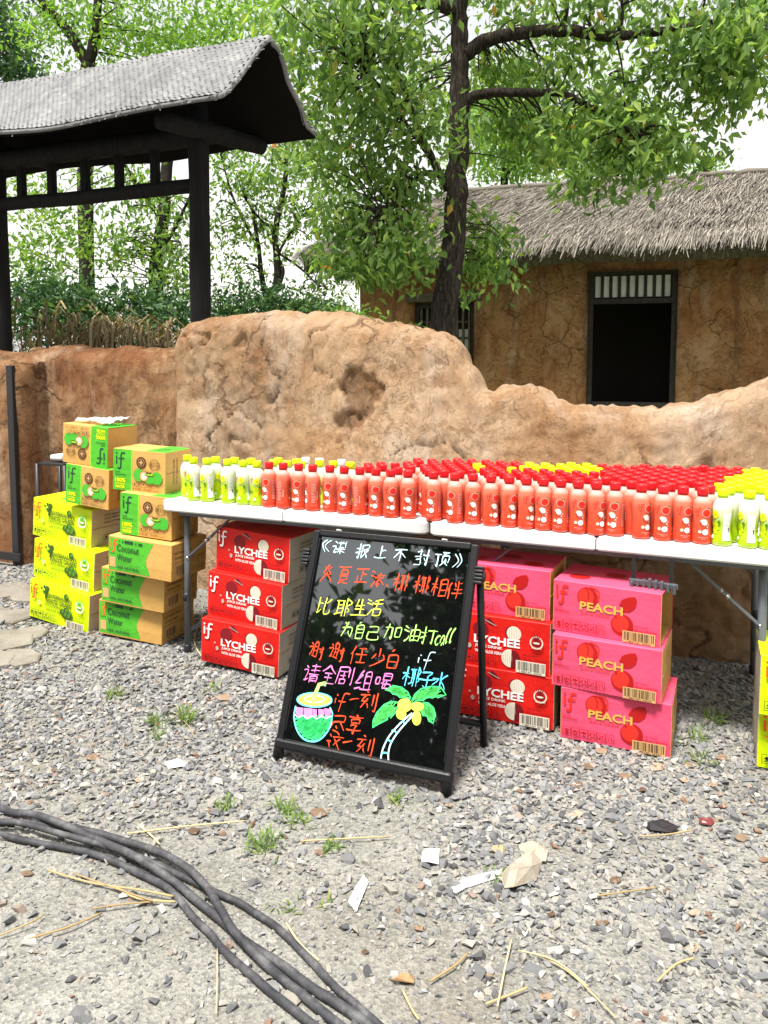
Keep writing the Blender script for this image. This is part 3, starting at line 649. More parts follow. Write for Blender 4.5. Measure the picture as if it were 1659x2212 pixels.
def twigs(mb, pathpts, targets, r, seed, frac=1.0):
    rr = random.Random(seed); P = [Vector(p) for p in pathpts]
    for t in targets:
        if rr.random() > frac: continue
        t = Vector(t); a = min(P, key=lambda q: (q - t).length)
        if (a - t).length > 1.3: continue
        m = a.lerp(t, .5) + Vector((rr.gauss(0, .08), rr.gauss(0, .08), rr.uniform(0, .15))); mb.tube(smooth_path([a, m, t], 3), [r * (1 - .8 * i / 6) for i in range(7)], 4, cap=False)
def tree(name, label, trunk, limbs, blobs, leaf, size, bark, seed, r0, r1, group=None, droop=.6, spread=.13, per=26, twig=.5, twr=.012, extra=None):
    base = Vector(trunk[0]); root = empty(name, base); tag(root, label, 'tree', group)
    mb = MB(); limb(mb, [Vector(p) - base for p in trunk], r0, r1, seed, 12, 7); allp = smooth_path(trunk, 7)
    tr = mb.build('trunk', bark, root, True)
    bmx = MB()
    for k, (pts, a, b) in enumerate(limbs): limb(bmx, [Vector(p) - base for p in pts], a, b, seed + k + 1); allp += smooth_path(pts, 6)
    C, T = clump_points(blobs, seed, spread, per)
    if twig: twigs(bmx, [Vector(p) - base for p in allp], [Vector(t) - base for t in T], twr, seed, twig)
    if bmx.v: bmx.build('branches', bark, root, True)
    leaf_cloud(C - np.array(base[:]), size, droop, seed, 'crown', leaf, root)
    return root
def bl(px, py, Y, rpx, rpz, ry, n):  # crown lobe at a place in the yard
    p = at(px, py, Y); k = Y / LENS_PX; return (p.x, p.y, p.z, rpx * k, ry, rpz * k, n)
D = 8.2
T0 = at(952, 712, D); T0.z = 0; T0.x -= .06
trunk = [T0] + [at(px, py, D) for px, py in ((958, 690), (972, 600), (983, 480), (990, 330), (994, 180), (992, 60), (996, -60), (1005, -300), (1010, -520))]
limbs = [([at(1003, 120, D), at(1045, 90, D), at(1120, 72, D - .2), at(1220, 66, D - .5), at(1330, 78, D - .8), at(1470, 62, D - 1.2), at(1700, 30, D - 1.6)], .085, .03),
         ([at(1000, 225, D), at(1040, 203, D - .1), at(1130, 200, D - .3), at(1220, 204, D - .5), at(1290, 240, D - .7), at(1370, 290, D - .9)], .06, .018),
         ([at(968, 410, D), at(935, 345, D), at(905, 280, D - .1), at(878, 205, D - .3), at(850, 120, D - .5)], .05, .018),
         ([at(935, 345, D), at(890, 285, D - .3), at(835, 205, D - .6), at(790, 150, D - .9)], .028, .012),
         ([at(965, 385, D), at(920, 372, D - .3), at(870, 425, D - .5), at(820, 455, D - .7)], .024, .01),
         ([at(985, 25, D), at(930, 5, D - .2), at(860, 18, D - .4), at(840, -20, D - .6), at(760, -120, D - .9)], .075, .03),
         ([at(1215, 66, D - .5), at(1225, 20, D - .5), at(1235, -120, D - .6)], .03, .012),
         ([at(1330, 78, D - .8), at(1345, 30, D - .9), at(1330, -100, D - 1)], .025, .01),
         ([at(1330, 80, D - .8), at(1345, 150, D - .9), at(1350, 230, D - 1)], .012, .006)]
blobs = [bl(700, 60, 7.0, 140, 110, .9, 800), bl(830, 70, 7.2, 110, 90, .9, 760), bl(760, 190, 7.4, 140, 90, .8, 860), bl(880, 180, 9.0, 120, 90, .7, 800), bl(955, 260, 7.7, 30, 60, .2, 160),
         bl(700, 330, 8.0, 90, 80, .8, 620), bl(820, 320, 7.8, 115, 80, .8, 640), bl(860, 420, 7.8, 75, 60, .5, 560), bl(815, 550, 7.6, 120, 48, .5, 1000), bl(880, 500, 7.6, 60, 40, .4, 300), bl(750, 480, 7.7, 60, 55, .4, 420),
         bl(1050, 520, 8.7, 50, 75, .3, 560), bl(1040, 600, 8.7, 45, 35, .3, 220),
         bl(1100, 150, 9.0, 110, 60, .5, 620), bl(1200, 130, 8.0, 110, 45, .7, 480), bl(1290, 30, 7.6, 120, 40, .7, 380), bl(1130, 20, 9.0, 120, 50, .5, 460), bl(1130, 270, 9.0, 110, 60, .5, 700), bl(1260, 260, 7.6, 100, 65, .6, 700),
         bl(1370, 260, 7.4, 70, 60, .5, 380), bl(1420, 330, 7.3, 90, 50, .5, 600), bl(1290, 385, 7.5, 60, 40, .3, 300), bl(1180, 330, 8.9, 100, 40, .5, 420), bl(1390, 150, 7.3, 60, 50, .5, 120), bl(1460, 60, 7.0, 80, 50, .5, 300),
         bl(1500, 130, 6.9, 70, 60, .5, 450), bl(1590, 110, 6.8, 80, 60, .5, 700), bl(1590, 200, 6.8, 60, 40, .4, 400), bl(1640, 30, 6.8, 70, 60, .5, 450), bl(1620, 60, 6.4, 60, 60, .5, 350),
         bl(760, -180, 7, 260, 160, 1.2, 1400), bl(1100, -260, 7.6, 300, 180, 1.4, 1500), bl(1450, -160, 7.2, 260, 130, 1.2, 1200), bl(1000, -520, 8.2, 320, 200, 1.6, 1500)]
tree('camphor_tree', 'tall tree with straight brown trunk rising between mud wall and thatched house', trunk, limbs, blobs, 'leaf_main', .102, 'bark', 21, .155, .06, droop=.9, spread=.12, per=20, twig=.5)

def up(px, py, Y): p = at(px, py, Y); return p
def stand(px, Y): p = at(px, 700, Y); p.z = 0; return p
BG = 'trees behind the walls'
tree('tree', 'forked dark trunk tree whose Y shaped limbs rise behind the woven roof', [stand(185, 12), up(186, 420, 12), up(188, 250, 12), up(190, 135, 12)],
     [([up(190, 140, 12), up(150, 70, 12), up(85, -10, 12), up(60, -120, 12)], .085, .05), ([up(190, 140, 12), up(208, 70, 12), up(212, 0, 12), up(230, -150, 12)], .09, .05), ([up(165, 95, 12), up(110, 30, 12), up(70, -40, 12)], .03, .015)],
     [bl(310, 80, 12.4, 130, 80, 1.2, 1700), bl(440, 90, 12.8, 140, 90, 1.2, 1800), bl(560, 40, 12.8, 140, 100, 1.2, 1600), bl(120, 30, 11.8, 70, 40, .6, 420), bl(150, 150, 12, 30, 30, .4, 120), bl(300, -120, 12.4, 320, 120, 1.6, 2400), bl(60, 90, 12.2, 35, 40, .4, 160)],
     'leaf_bright', .10, 'bark_black', 31, .12, .10, BG, .5, .17, 26, .25)
tree('tree', 'dense blue green tree at the far end behind the gate roof', [stand(-40, 14), up(-30, 400, 14), up(-20, 100, 14)], [],
     [bl(10, 60, 14, 50, 90, .8, 1500), bl(30, 150, 14, 45, 40, .6, 700), bl(60, 165, 14, 30, 14, .5, 200), bl(-90, 100, 14, 120, 150, 1.2, 2000)], 'leaf_blue', .11, 'bark_black', 33, .16, .1, BG, .7, .16)
tree('tree', 'slim tree with leaning trunk seen through the gate opening', [stand(330, 10.5), up(338, 600, 10.5), up(352, 480, 10.5), up(362, 340, 10.5), up(372, 180, 10.5)],
     [([up(352, 480, 10.5), up(300, 400, 10.4), up(250, 330, 10.2)], .04, .015), ([up(340, 560, 10.5), up(390, 470, 10.4), up(420, 400, 10.2)], .035, .012)],
     [bl(90, 430, 10.8, 70, 60, .7, 560), bl(200, 520, 10.5, 110, 60, .8, 700), bl(300, 420, 10.5, 70, 50, .6, 420), bl(370, 500, 10.4, 65, 80, .7, 520), bl(90, 560, 10.2, 80, 60, .7, 800), bl(390, 600, 10.2, 50, 60, .6, 600), bl(240, 370, 10.6, 110, 30, .6, 260), bl(300, 540, 10.4, 70, 40, .6, 350)],
     'leaf_mid', .085, 'bark_black', 35, .11, .06, BG, .6, .14)
tree('tree', 'multi stemmed tree with thin black stems right of the gate', [stand(583, 11), up(584, 690, 11), up(586, 655, 11)],
     [([up(584, 665, 11), up(566, 600, 11), up(560, 540, 11), up(545, 450, 11)], .05, .02), ([up(586, 660, 11), up(600, 590, 11), up(595, 500, 11), up(612, 420, 11), up(622, 320, 11), up(630, 200, 11)], .06, .025),
      ([up(588, 650, 11), up(612, 590, 11), up(604, 545, 11), up(650, 470, 11)], .035, .014), ([up(600, 545, 11), up(650, 580, 11), up(690, 620, 10.8)], .02, .01), ([up(560, 540, 11), up(505, 430, 11), up(475, 320, 11)], .022, .01), ([up(595, 500, 11), up(560, 470, 11), up(530, 430, 11)], .02, .01)],
     [bl(520, 400, 11, 70, 60, .7, 600), bl(620, 380, 11.2, 80, 70, .7, 720), bl(500, 500, 11, 60, 50, .6, 420), bl(590, 480, 11.2, 90, 50, .7, 560), bl(690, 440, 11, 70, 60, .7, 520), bl(510, 590, 11, 60, 40, .6, 240), bl(660, 560, 11, 80, 40, .6, 260), bl(680, 640, 11.2, 70, 30, .5, 240), bl(640, 270, 11.2, 110, 60, .8, 800), bl(510, 320, 11.3, 60, 40, .6, 420)],
     'leaf_mid', .082, 'bark_black', 37, .10, .08, BG, .5, .14)
for k, (px, Y, lab, sd) in enumerate(((1090, 24, 'pale green tree above the middle of the thatch ridge', 41), (1330, 25, 'yellow green twin trunked tree over the thatch ridge near the doorway', 43), (1525, 30, 'small faint treetop peeking over the thatch ridge', 45))):
    if k < 2: B_ = [bl(px, 330, Y, 120, 60, 1.6, 2600), bl(px - 60, 250, Y, 100, 50, 1.6, 1300), bl(px + 70, 300, Y, 80, 60, 1.4, 1300), bl(px, 190, Y, 100 - 60 * k, 60, 1.6, 1300 - 900 * k)]
    else: B_ = [bl(px, 355, Y, 26, 26, .6, 520)]
    tree('tree', lab, [stand(px, Y), up(px, 380, Y), up(px + 5, 200 if k < 2 else 370, Y)], [([up(px, 380, Y), up(px + 30, 330, Y), up(px + 40, 220 if k < 2 else 350, Y)], .1, .05)], B_, 'leaf_bright', .17 if k < 2 else .15, 'bark_black', sd, .16, .08, BG, .5, .3, 26, .0)
# shrubs and hedge
def shrub(name, label, px, Y, blobs, leaf, size, seed, spread=.12):
    b = stand(px, Y); root = empty(name, b); tag(root, label, 'shrub', 'shrubs behind the mud walls')
    C, T = clump_points(blobs, seed, spread, 24); mb = MB(); rr = random.Random(seed)
    for t in T[::6]:
        t = Vector(t) - b; mb.tube(smooth_path([Vector((rr.gauss(0, .12), rr.gauss(0, .1), 0)), Vector((t.x * .5, t.y * .5, t.z * .55)), t], 3), [.018 * (1 - .7 * i / 6) for i in range(7)], 5, cap=False)
    mb.build('stems', 'bark_black', root, True); leaf_cloud(C - np.array(b[:]), size, .3, seed, 'foliage', leaf, root, wid=.4)
shrub('shrub', 'dark glossy shrub behind the low wall under the gate rail', 120, 9, [bl(90, 640, 9, 70, 50, .6, 1100), bl(190, 660, 9, 80, 50, .6, 1300), bl(120, 690, 8.8, 110, 50, .6, 1600)], 'leaf_dark', .085, 51)
shrub('shrub', 'dark leafy shrub beside the right gate post', 330, 9.2, [bl(300, 665, 9.2, 70, 45, .6, 1100), bl(385, 680, 9, 50, 45, .5, 800), bl(280, 710, 8.8, 120, 35, .5, 1100)], 'leaf_dark', .085, 53)
shrub('shrub', 'low dark shrub under the multi stemmed tree', 520, 10.2, [bl(500, 670, 10.2, 60, 40, .5, 900), bl(560, 650, 10.4, 70, 30, .5, 700), bl(640, 670, 10.4, 60, 25, .5, 600)], 'leaf_dark', .085, 55)
shrub('hedge_bush', 'bright green low bush left of the thatched house corner', 700, 13, [bl(640, 680, 13, 60, 16, .6, 700), bl(710, 680, 13, 60, 20, .6, 800), bl(760, 690, 13, 40, 16, .5, 420), bl(770, 735, 13, 200, 40, .6, 900)], 'leaf_mid', .10, 57)
# dry corn and grass behind the low wall
def dry_tuft(px, py, Y, h, n, label, seed):
    b = at(px, py, Y); b.z = 0; root = empty('dry_grass_tuft', b); tag(root, label, 'dry plant', 'dried corn behind the low wall'); rr = random.Random(seed); V = []; F = []
    mb = MB()
    for k in range(max(3, n // 14)): x = rr.gauss(0, .1); mb.tube([(x, rr.gauss(0, .06), 0), (x + rr.gauss(0, .04), 0, h * rr.uniform(.85, 1.05))], .007, 5)
    mb.build('stalk', 'dry_corn', root, True); mb = MB()
    for k in range(n):
        x, y = rr.gauss(0, .2), rr.gauss(0, .1); z0 = h * rr.uniform(.72, 1.0); a = rr.uniform(0, 6.28); L = rr.uniform(.12, .42); w = rr.uniform(.003, .010); dx, dy = math.cos(a), math.sin(a)
        P = [Vector((x, y, z0)), Vector((x + dx * L * .3, y + dy * L * .3, z0 + L * .22)), Vector((x + dx * L * .6, y + dy * L * .6, z0 + L * .05)), Vector((x + dx * L * .75, y + dy * L * .75, z0 - L * .5))]
        s_ = Vector((-dy, dx, 0)) * w; mb.add([q for p in P for q in (p - s_, p + s_)], [(0, 1, 3, 2), (2, 3, 5, 4), (4, 5, 7, 6)])
    tag(mb.build('blades', 'dry_corn', root), kind='stuff')
for k, (px, py, h, n) in enumerate(((60, 735, 1.78, 50), (115, 700, 1.86, 40), (160, 690, 1.80, 70), (205, 700, 1.74, 120), (250, 705, 1.72, 130), (300, 710, 1.70, 130), (345, 720, 1.66, 110), (385, 730, 1.60, 60))):
    dry_tuft(px, py, 6.7, h, n, ORD[7 - k] + ' dried corn clump behind the low wall, counted from the post by the ochre wall', 60 + k)
# the grove behind the photographer, which the blackboard mirrors
for k, (x, y, h, w_, sd) in enumerate(((-8.4, -8.3, 14.0, 1.9, 71), (-5.0, -10.5, 12.0, 2.6, 73), (-9.8, -5.2, 6.0, 2.3, 75), (4.5, -11, 9.0, 2.6, 77))):
    tree('tree', ['tallest leafy tree of the grove facing the tables', 'broad tree in the middle of the grove facing the tables', 'low rounded tree at the gate end of the grove facing the tables', 'lower tree at the far end of the grove facing the tables'][k], [(x, y, 0), (x + .1, y, h * .4), (x, y, h * .75)], [],
         [(x, y, h * .72, w_, w_, h * .30, 5200), (x + .3, y + .3, h * .38, w_ * 1.1, w_ * .8, h * .24, 3600)], 'leaf_dark', .36, 'bark_black', sd, .2, .1, 'grove facing the tables', .5, .4, 26, 0)
for k, (x, y, w_) in enumerate(((-8.2, -7.0, 2.6), (-9.8, -4.4, 2.4), (-3.4, -9.6, 2.2), (2.2, -9.8, 2.2))):
    b = Vector((x, y, 0)); root = empty('shrub', b); tag(root, ['rounded shrub below the tallest grove tree', 'rounded shrub below the low grove tree', 'rounded shrub in the middle of the grove', 'rounded shrub at the far end of the grove'][k], 'shrub', 'shrubs of the grove facing the tables')
    C, T_ = clump_points([(x, y, 1.5, w_, 1.0, 1.7, 5200)], 300 + k, .3, 24); leaf_cloud(C - np.array(b[:]), .36, .3, 300 + k, 'foliage', 'leaf_dark', root, wid=.6)
    mb = MB(); mb.tube([(0, 0, 0), (.1, 0, 1.2)], .06, 6); mb.build('stems', 'bark_black', root, True)
# ================================================================ PRINT (flat ink shapes laid a hair above a surface)
_TC = {}
def text_geo(txt, bold=0.0):
    if (txt, bold) in _TC: return _TC[(txt, bold)]
    cu = bpy.data.curves.new('lettering', 'FONT'); cu.body = txt; cu.size = 1.0; cu.offset = bold; cu.resolution_u = 2
    o = bpy.data.objects.new('lettering', cu); col.objects.link(o); dg = bpy.context.evaluated_depsgraph_get(); me = bpy.data.meshes.new_from_object(o.evaluated_get(dg))
    V = [(v.co.x, v.co.y) for v in me.vertices]; F = [tuple(p.vertices) for p in me.polygons]
    bpy.data.objects.remove(o); bpy.data.curves.remove(cu); bpy.data.meshes.remove(me)
    if V:
        x0 = min(v[0] for v in V); x1 = max(v[0] for v in V); y0 = min(v[1] for v in V); y1 = max(v[1] for v in V)
        V = [((x - x0) / max(1e-6, x1 - x0), (y - y0) / max(1e-6, y1 - y0)) for x, y in V]; asp = (x1 - x0) / max(1e-6, y1 - y0)
    else: asp = 1
    _TC[(txt, bold)] = (V, F, asp); return _TC[(txt, bold)]
class Print:
    """x to the right, y up, metres; layer raises later shapes above earlier ones"""
    def __init__(s, step=.025): s.it = []; s.layer = 0; s.step = step
    def poly(s, pts, ink, faces=None, up=True):
        if up: s.layer += 1
        s.it.append((list(pts), faces or [tuple(range(len(pts)))], ink, s.layer)); return s
    def rect(s, x0, y0, x1, y1, ink, up=True):
        a, b = max(1, int(abs(x1 - x0) / s.step)), max(1, int(abs(y1 - y0) / s.step))
        return s.poly([(x0 + (x1 - x0) * i / a, y0 + (y1 - y0) * j / b) for i in range(a + 1) for j in range(b + 1)], ink, [(i * (b + 1) + j, (i + 1) * (b + 1) + j, (i + 1) * (b + 1) + j + 1, i * (b + 1) + j + 1) for i in range(a) for j in range(b)], up)
    def disc(s, x, y, r, ink, ry=None, n=20, a0=0.0, a1=2 * math.pi, rot=0.0):
        ry = ry or r; P = []
        for i in range(n):
            a = a0 + (a1 - a0) * i / (n if a1 - a0 > 6.2 else n - 1); u, v = r * math.cos(a), ry * math.sin(a); P.append((x + u * math.cos(rot) - v * math.sin(rot), y + u * math.sin(rot) + v * math.cos(rot)))
        cxx = sum(q[0] for q in P) / n; cyy = sum(q[1] for q in P) / n; k = 3 if max(r, ry) > .006 else 1
        V = [(cxx, cyy)] + [(cxx + (q[0] - cxx) * j / k, cyy + (q[1] - cyy) * j / k) for j in range(1, k + 1) for q in P]
        F = [(0, 1 + i, 1 + (i + 1) % n) for i in range(n)] + [(1 + j * n + i, 1 + (j + 1) * n + i, 1 + (j + 1) * n + (i + 1) % n, 1 + j * n + (i + 1) % n) for j in range(k - 1) for i in range(n)]
        return s.poly(V, ink, F)
    def ring(s, x, y, r, w, ink, n=24, ry=None):
        k = (ry or r) / r; P = [(x + q * math.cos(2 * math.pi * i / n), y + k * q * math.sin(2 * math.pi * i / n)) for i in range(n) for q in (r - w, r)]
        return s.poly(P, ink, [(2 * i, 2 * i + 1, (2 * i + 3) % (2 * n), (2 * i + 2) % (2 * n)) for i in range(n)])
    def stroke(s, pts, w, ink, smooth=True, up=True, taper=0.12):
        if up: s.layer += 1
        P = [Vector((p[0], p[1], 0)) for p in pts]
        if smooth and len(P) > 2: P = smooth_path(P, 5)
        V = []; n = len(P)
        for i, p in enumerate(P):
            t = (P[min(i + 1, n - 1)] - P[max(i - 1, 0)]); t = t.normalized() if t.length > 1e-9 else Vector((1, 0, 0)); q = Vector((-t.y, t.x, 0)) * w / 2 * (1.12 - taper * i / max(1, n - 1)); V += [(p - q)[:2], (p + q)[:2]]
        s.it.append((V, [(2 * i, 2 * i + 1, 2 * i + 3, 2 * i + 2) for i in range(n - 1)], ink, s.layer))
        for p in ((P[0], P[-1]) if taper < .2 else (P[0],)): s.it.append(([(p.x + w / 2 * math.cos(k * math.pi / 4), p.y + w / 2 * math.sin(k * math.pi / 4)) for k in range(8)], [tuple(range(8))], ink, s.layer))
        return s
    def frame(s, x0, y0, x1, y1, w, ink):
        s.layer += 1
        for r in ((x0, y0, x1, y0 + w), (x0, y1 - w, x1, y1), (x0, y0 + w, x0 + w, y1 - w), (x1 - w, y0 + w, x1, y1 - w)): s.rect(*r, ink, False)
        return s
    def text(s, txt, x, y, h, ink, w=None, bold=.012):
        V, F, asp = text_geo(txt, bold); w = w or h * asp; s.layer += 1
        s.it.append(([(x + a * w, y + b * h) for a, b in V], F, ink, s.layer)); return s
    def mesh(s, name, fn, dz=.00022):
        mb = MB(); inks = []
        for pts, faces, ink, ly in s.it:
            if ink not in inks: inks.append(ink)
            mb.add([fn(p[0], p[1], .0006 + dz * ly) for p in pts], faces, inks.index(ink))
        me = mb.mesh(name)
        for k in inks: me.materials.append(MATS[k])
        return me
def logo(p, x, y, h, ink):            # the two-letter mark: i with a dot and a long hooked f
    w = h * .105
    p.stroke([(x + .12 * h, y + .30 * h), (x + .11 * h, y + .72 * h)], w, ink, False); p.disc(x + .11 * h, y + .92 * h, w * .62, ink, n=10)
    p.stroke([(x + .22 * h, y + .03 * h), (x + .36 * h, y + .02 * h), (x + .42 * h, y + .16 * h), (x + .43 * h, y + .5 * h), (x + .44 * h, y + .84 * h), (x + .52 * h, y + .96 * h), (x + .68 * h, y + .95 * h)], w, ink)
    p.stroke([(x + .30 * h, y + .62 * h), (x + .64 * h, y + .63 * h)], w * .9, ink, False)
def icons(p, x, y, w, h, ink, n=6):
    c = w / n; lw = h * .05
    for i in range(n):
        x0 = x + i * c; p.frame(x0, y, x0 + c - lw * .6, y + h, lw, ink); cx_, cy_ = x0 + c / 2, y + h / 2; r = min(c, h) * .30; k = i % 6
        if k == 0: p.poly([(cx_ - r, cy_), (cx_ + r, cy_), (cx_, cy_ + r * 1.1)], ink); p.rect(cx_ - r * .5, cy_ - r * .6, cx_ + r * .5, cy_, ink); p.rect(cx_ - r, cy_ - r * 1.05, cx_ + r, cy_ - r * .75, ink)
        elif k == 1: p.disc(cx_, cy_ + r * .35, r * .5, ink, n=6); p.stroke([(cx_ - r * .8, cy_ + r * .4), (cx_ - r * .5, cy_ - r * .6), (cx_, cy_ - r), (cx_ + r * .5, cy_ - r * .6), (cx_ + r * .8, cy_ + r * .4)], r * .4, ink)
        elif k == 2: p.disc(cx_, cy_, r * 1.1, ink, r * .9, 10, 0, math.pi); p.stroke([(cx_, cy_), (cx_, cy_ - r * .9)], r * .2, ink, False)
        elif k == 3:
            for a in range(3): p.stroke([(cx_ + r * .9 * math.cos(a * 2.094 + q), cy_ + r * .9 * math.sin(a * 2.094 + q)) for q in (0, .6, 1.2)], r * .42, ink)
        elif k == 4: p.stroke([(x0 + c * .15, y + h * .85), (x0 + c * .85, y + h * .15)], lw, ink, False); p.disc(cx_ + r * .5, cy_ + r * .5, r * .35, ink, n=8); p.disc(cx_ - r * .5, cy_ - r * .6, r * .42, ink, n=8)
        else: p.stroke([(cx_ - r * .9, cy_ + r), (cx_ - r * .8, cy_), (cx_ - r * .2, cy_), (cx_ - r * .1, cy_ + r)], r * .16, ink, False); p.stroke([(cx_ - r * .5, cy_), (cx_ - r * .5, cy_ - r)], r * .16, ink, False); p.stroke([(cx_ + r * .6, cy_ + r), (cx_ + r * .6, cy_ - r)], r * .22, ink, False)
def barcode(p, x0, y0, x1, y1, paper, ink, seed=3):
    rr = random.Random(seed); p.rect(x0, y0, x1, y1, paper); x = x0 + (x1 - x0) * .05; p.layer += 1
    while x < x1 - (x1 - x0) * .06:
        w = (x1 - x0) * rr.choice((.01, .02, .03)); p.rect(x, y0 + (y1 - y0) * .2, x + w, y1 - (y1 - y0) * .08, ink, False); x += w + (x1 - x0) * rr.choice((.012, .02, .03))
    p.text('1 8851951 05220', x0 + (x1 - x0) * .12, y0 + (y1 - y0) * .04, (y1 - y0) * .12, ink, (x1 - x0) * .76)
def aloe(p, x, y, r, dark, paper, leaf):
    p.ring(x, y - r * .25, r * .95, r * .18, paper)
    for a in (-65, -40, -18, 8, 30, 58):
        t = R(90 - a); L = r * (1.35 if abs(a) < 45 else 1.0); p.poly([(x - r * .16, y - r * .1), (x + math.cos(t) * L, y + math.sin(t) * L), (x + r * .16, y - r * .1)], leaf)
    p.disc(x, y - r * .3, r * .62, dark, r * .42, 12, math.pi, 2 * math.pi); p.disc(x, y - r * .28, r * .5, paper, r * .14, 10)
    p.text('ALOE VERA', x - r * .7, y - r * 1.08, r * .22, paper, r * 1.4)
def hatch(p, x, y, r, ink, n=7):
    for i in range(n):
        q = -r + 2 * r * (i + .5) / n; h = math.sqrt(max(0, r * r - q * q)) * .94; p.rect(x + q - r * .03, y - h, x + q + r * .03, y + h, ink, i == 0)

# ---- front panels, drawn on a W x H face
def front_lychee(W, H):
    p = Print(); w = 'ink_white'; m = 'ink_maroon'; b = 'ink_black'
    p.disc(.33 * W, .72 * H, .078 * W, m); hatch(p, .33 * W, .72 * H, .07 * W, 'ink_peach', 6); p.poly([(.36 * W, .93 * H), (.42 * W, .96 * H), (.49 * W, .82 * H), (.41 * W, .84 * H)], m); p.stroke([(.37 * W, .92 * H), (.48 * W, .83 * H)], .003, 'ink_grey', False)
    p.disc(.642 * W, .73 * H, .072 * W, m); p.disc(.655 * W, .73 * H, .070 * W, 'ink_cream'); hatch(p, .655 * W, .73 * H, .066 * W, 'ink_grey', 8)
    p.text('LYCHEE', .265 * W, .455 * H, .165 * H, w, .45 * W, .03); p.text('JUICE DRINK', .275 * W, .365 * H, .07 * H, w, .27 * W, .02); p.text('WITH ALOE VERA', .275 * W, .27 * H, .062 * H, w, .27 * W, .02)
    p.disc(.635 * W, .24 * H, .086 * W, m); p.disc(.622 * W, .24 * H, .084 * W, 'ink_cream', .088 * W, 14, R(80), R(275)); hatch(p, .6 * W, .24 * H, .05 * W, 'ink_grey', 5)
    p.disc(.19 * W, .50 * H, .012 * W, 'ink_grey', .02 * H, 10); p.disc(.22 * W, .38 * H, .02 * W, 'ink_grey', .05 * H, 12)
    logo(p, .025 * W, .56 * H, .36 * H, w); icons(p, .03 * W, .06 * H, .46 * W, .15 * H, m); aloe(p, .875 * W, .66 * H, .066 * W, m, 'ink_cream', m)
    p.text('Net Content', .755 * W, .345 * H, .045 * H, m, .13 * W); p.text('350 mL x 24 Bottles', .755 * W, .27 * H, .05 * H, m, .21 * W); barcode(p, .685 * W, .015 * H, .965 * W, .25 * H, 'ink_cream', b)
    return p
def front_grape(W, H):
    p = Print(); o = 'ink_olive'; b = 'ink_black'
    def bunch(x, y, r, n, sd):
        rr = random.Random(sd)
        for i in range(n): p.disc(x + rr.gauss(0, r), y + rr.gauss(0, r * .9), r * .42, rr.choice((o, o, 'ink_dgreen', 'ink_leafgreen')), n=10)
    bunch(.27 * W, .76 * H, .035 * W, 16, 4); p.disc(.31 * W, .88 * H, .035 * W, o, .05 * H, 10, rot=.6); p.disc(.63 * W, .80 * H, .036 * W, o); p.disc(.64 * W, .81 * H, .022 * W, 'ink_leafgreen', n=12)
    p.text('MEDITERRANEAN', .28 * W, .66 * H, .105 * H, o, .44 * W, .02); p.text('WHITE GRAPE', .28 * W, .525 * H, .115 * H, o, .44 * W, .02); p.text('JUICE DRINK', .28 * W, .42 * H, .08 * H, o, .27 * W, .008); p.text('with ALOE VERA', .31 * W, .32 * H, .065 * H, o, .26 * W, .008)
    for x, y, r in ((.58, .39, .042), (.65, .44, .05), (.70, .38, .044), (.63, .33, .046), (.685, .31, .04)): p.disc(x * W, y * H, r * W, o); p.disc((x + .006) * W, (y + .03) * H, r * .55 * W, 'ink_leafgreen', n=10)
    p.disc(.15 * W, .60 * H, .014 * W, 'ink_grapeg', n=10); p.disc(.19 * W, .47 * H, .024 * W, 'ink_cream', n=12); p.disc(.192 * W, .475 * H, .015 * W, 'ink_lime', n=8)
    logo(p, .03 * W, .55 * H, .38 * H, 'ink_orange'); icons(p, .035 * W, .10 * H, .45 * W, .16 * H, b); aloe(p, .875 * W, .70 * H, .072 * W, 'ink_leafgreen', 'ink_white', 'ink_green')
    p.text('Net Content', .75 * W, .345 * H, .04 * H, o, .13 * W); p.text('350 mL x 24 Bottles', .75 * W, .28 * H, .045 * H, o, .2 * W); barcode(p, .675 * W, .02 * H, .955 * W, .255 * H, 'ink_cream', b, 5)
    return p
def front_peach(W, H):
    p = Print(); k = 'ink_peach'; l = 'ink_peach_lit'
    p.disc(.33 * W, .74 * H, .098 * W, k); p.disc(.315 * W, .75 * H, .075 * W, l, .080 * W); p.stroke([(.31 * W, .93 * H), (.34 * W, .82 * H), (.335 * W, .7 * H)], .004, k); p.stroke([(.36 * W, .95 * H), (.43 * W, .88 * H), (.43 * W, .70 * H)], .006, l)
    p.poly([(.62 * W, .68 * H), (.65 * W, .80 * H), (.71 * W, .86 * H), (.765 * W, .88 * H), (.785 * W, .80 * H), (.77 * W, .67 * H), (.72 * W, .58 * H), (.66 * W, .565 * H), (.63 * W, .60 * H), (.67 * W, .66 * H)], k, [(0, 1, 9), (1, 2, 9), (2, 3, 4, 5, 9), (5, 6, 9), (6, 7, 8, 9)])
    p.disc(.655 * W, .32 * H, .102 * W, k); p.disc(.64 * W, .34 * H, .078 * W, l, .082 * W); p.disc(.6 * W, .45 * H, .012 * W, k, n=8)
    p.text('PEACH', .26 * W, .49 * H, .165 * H, 'ink_gold', .40 * W, .03); p.text('JUICE DRINK', .27 * W, .405 * H, .06 * H, 'ink_rose', .28 * W, .01)
    logo(p, .02 * W, .56 * H, .36 * H, 'ink_red'); p.text('LOCAL', .02 * W, .455 * H, .04 * H, k, .08 * W); p.text('SENSATION', .02 * W, .395 * H, .042 * H, k, .14 * W)
    icons(p, .025 * W, .08 * H, .48 * W, .17 * H, k); p.text('Net Content', .77 * W, .32 * H, .045 * H, k, .12 * W); p.text('350 mL x 24 Bottles', .77 * W, .25 * H, .05 * H, k, .2 * W); barcode(p, .665 * W, .02 * H, .955 * W, .24 * H, 'ink_kraft', 'ink_black', 7)
    return p
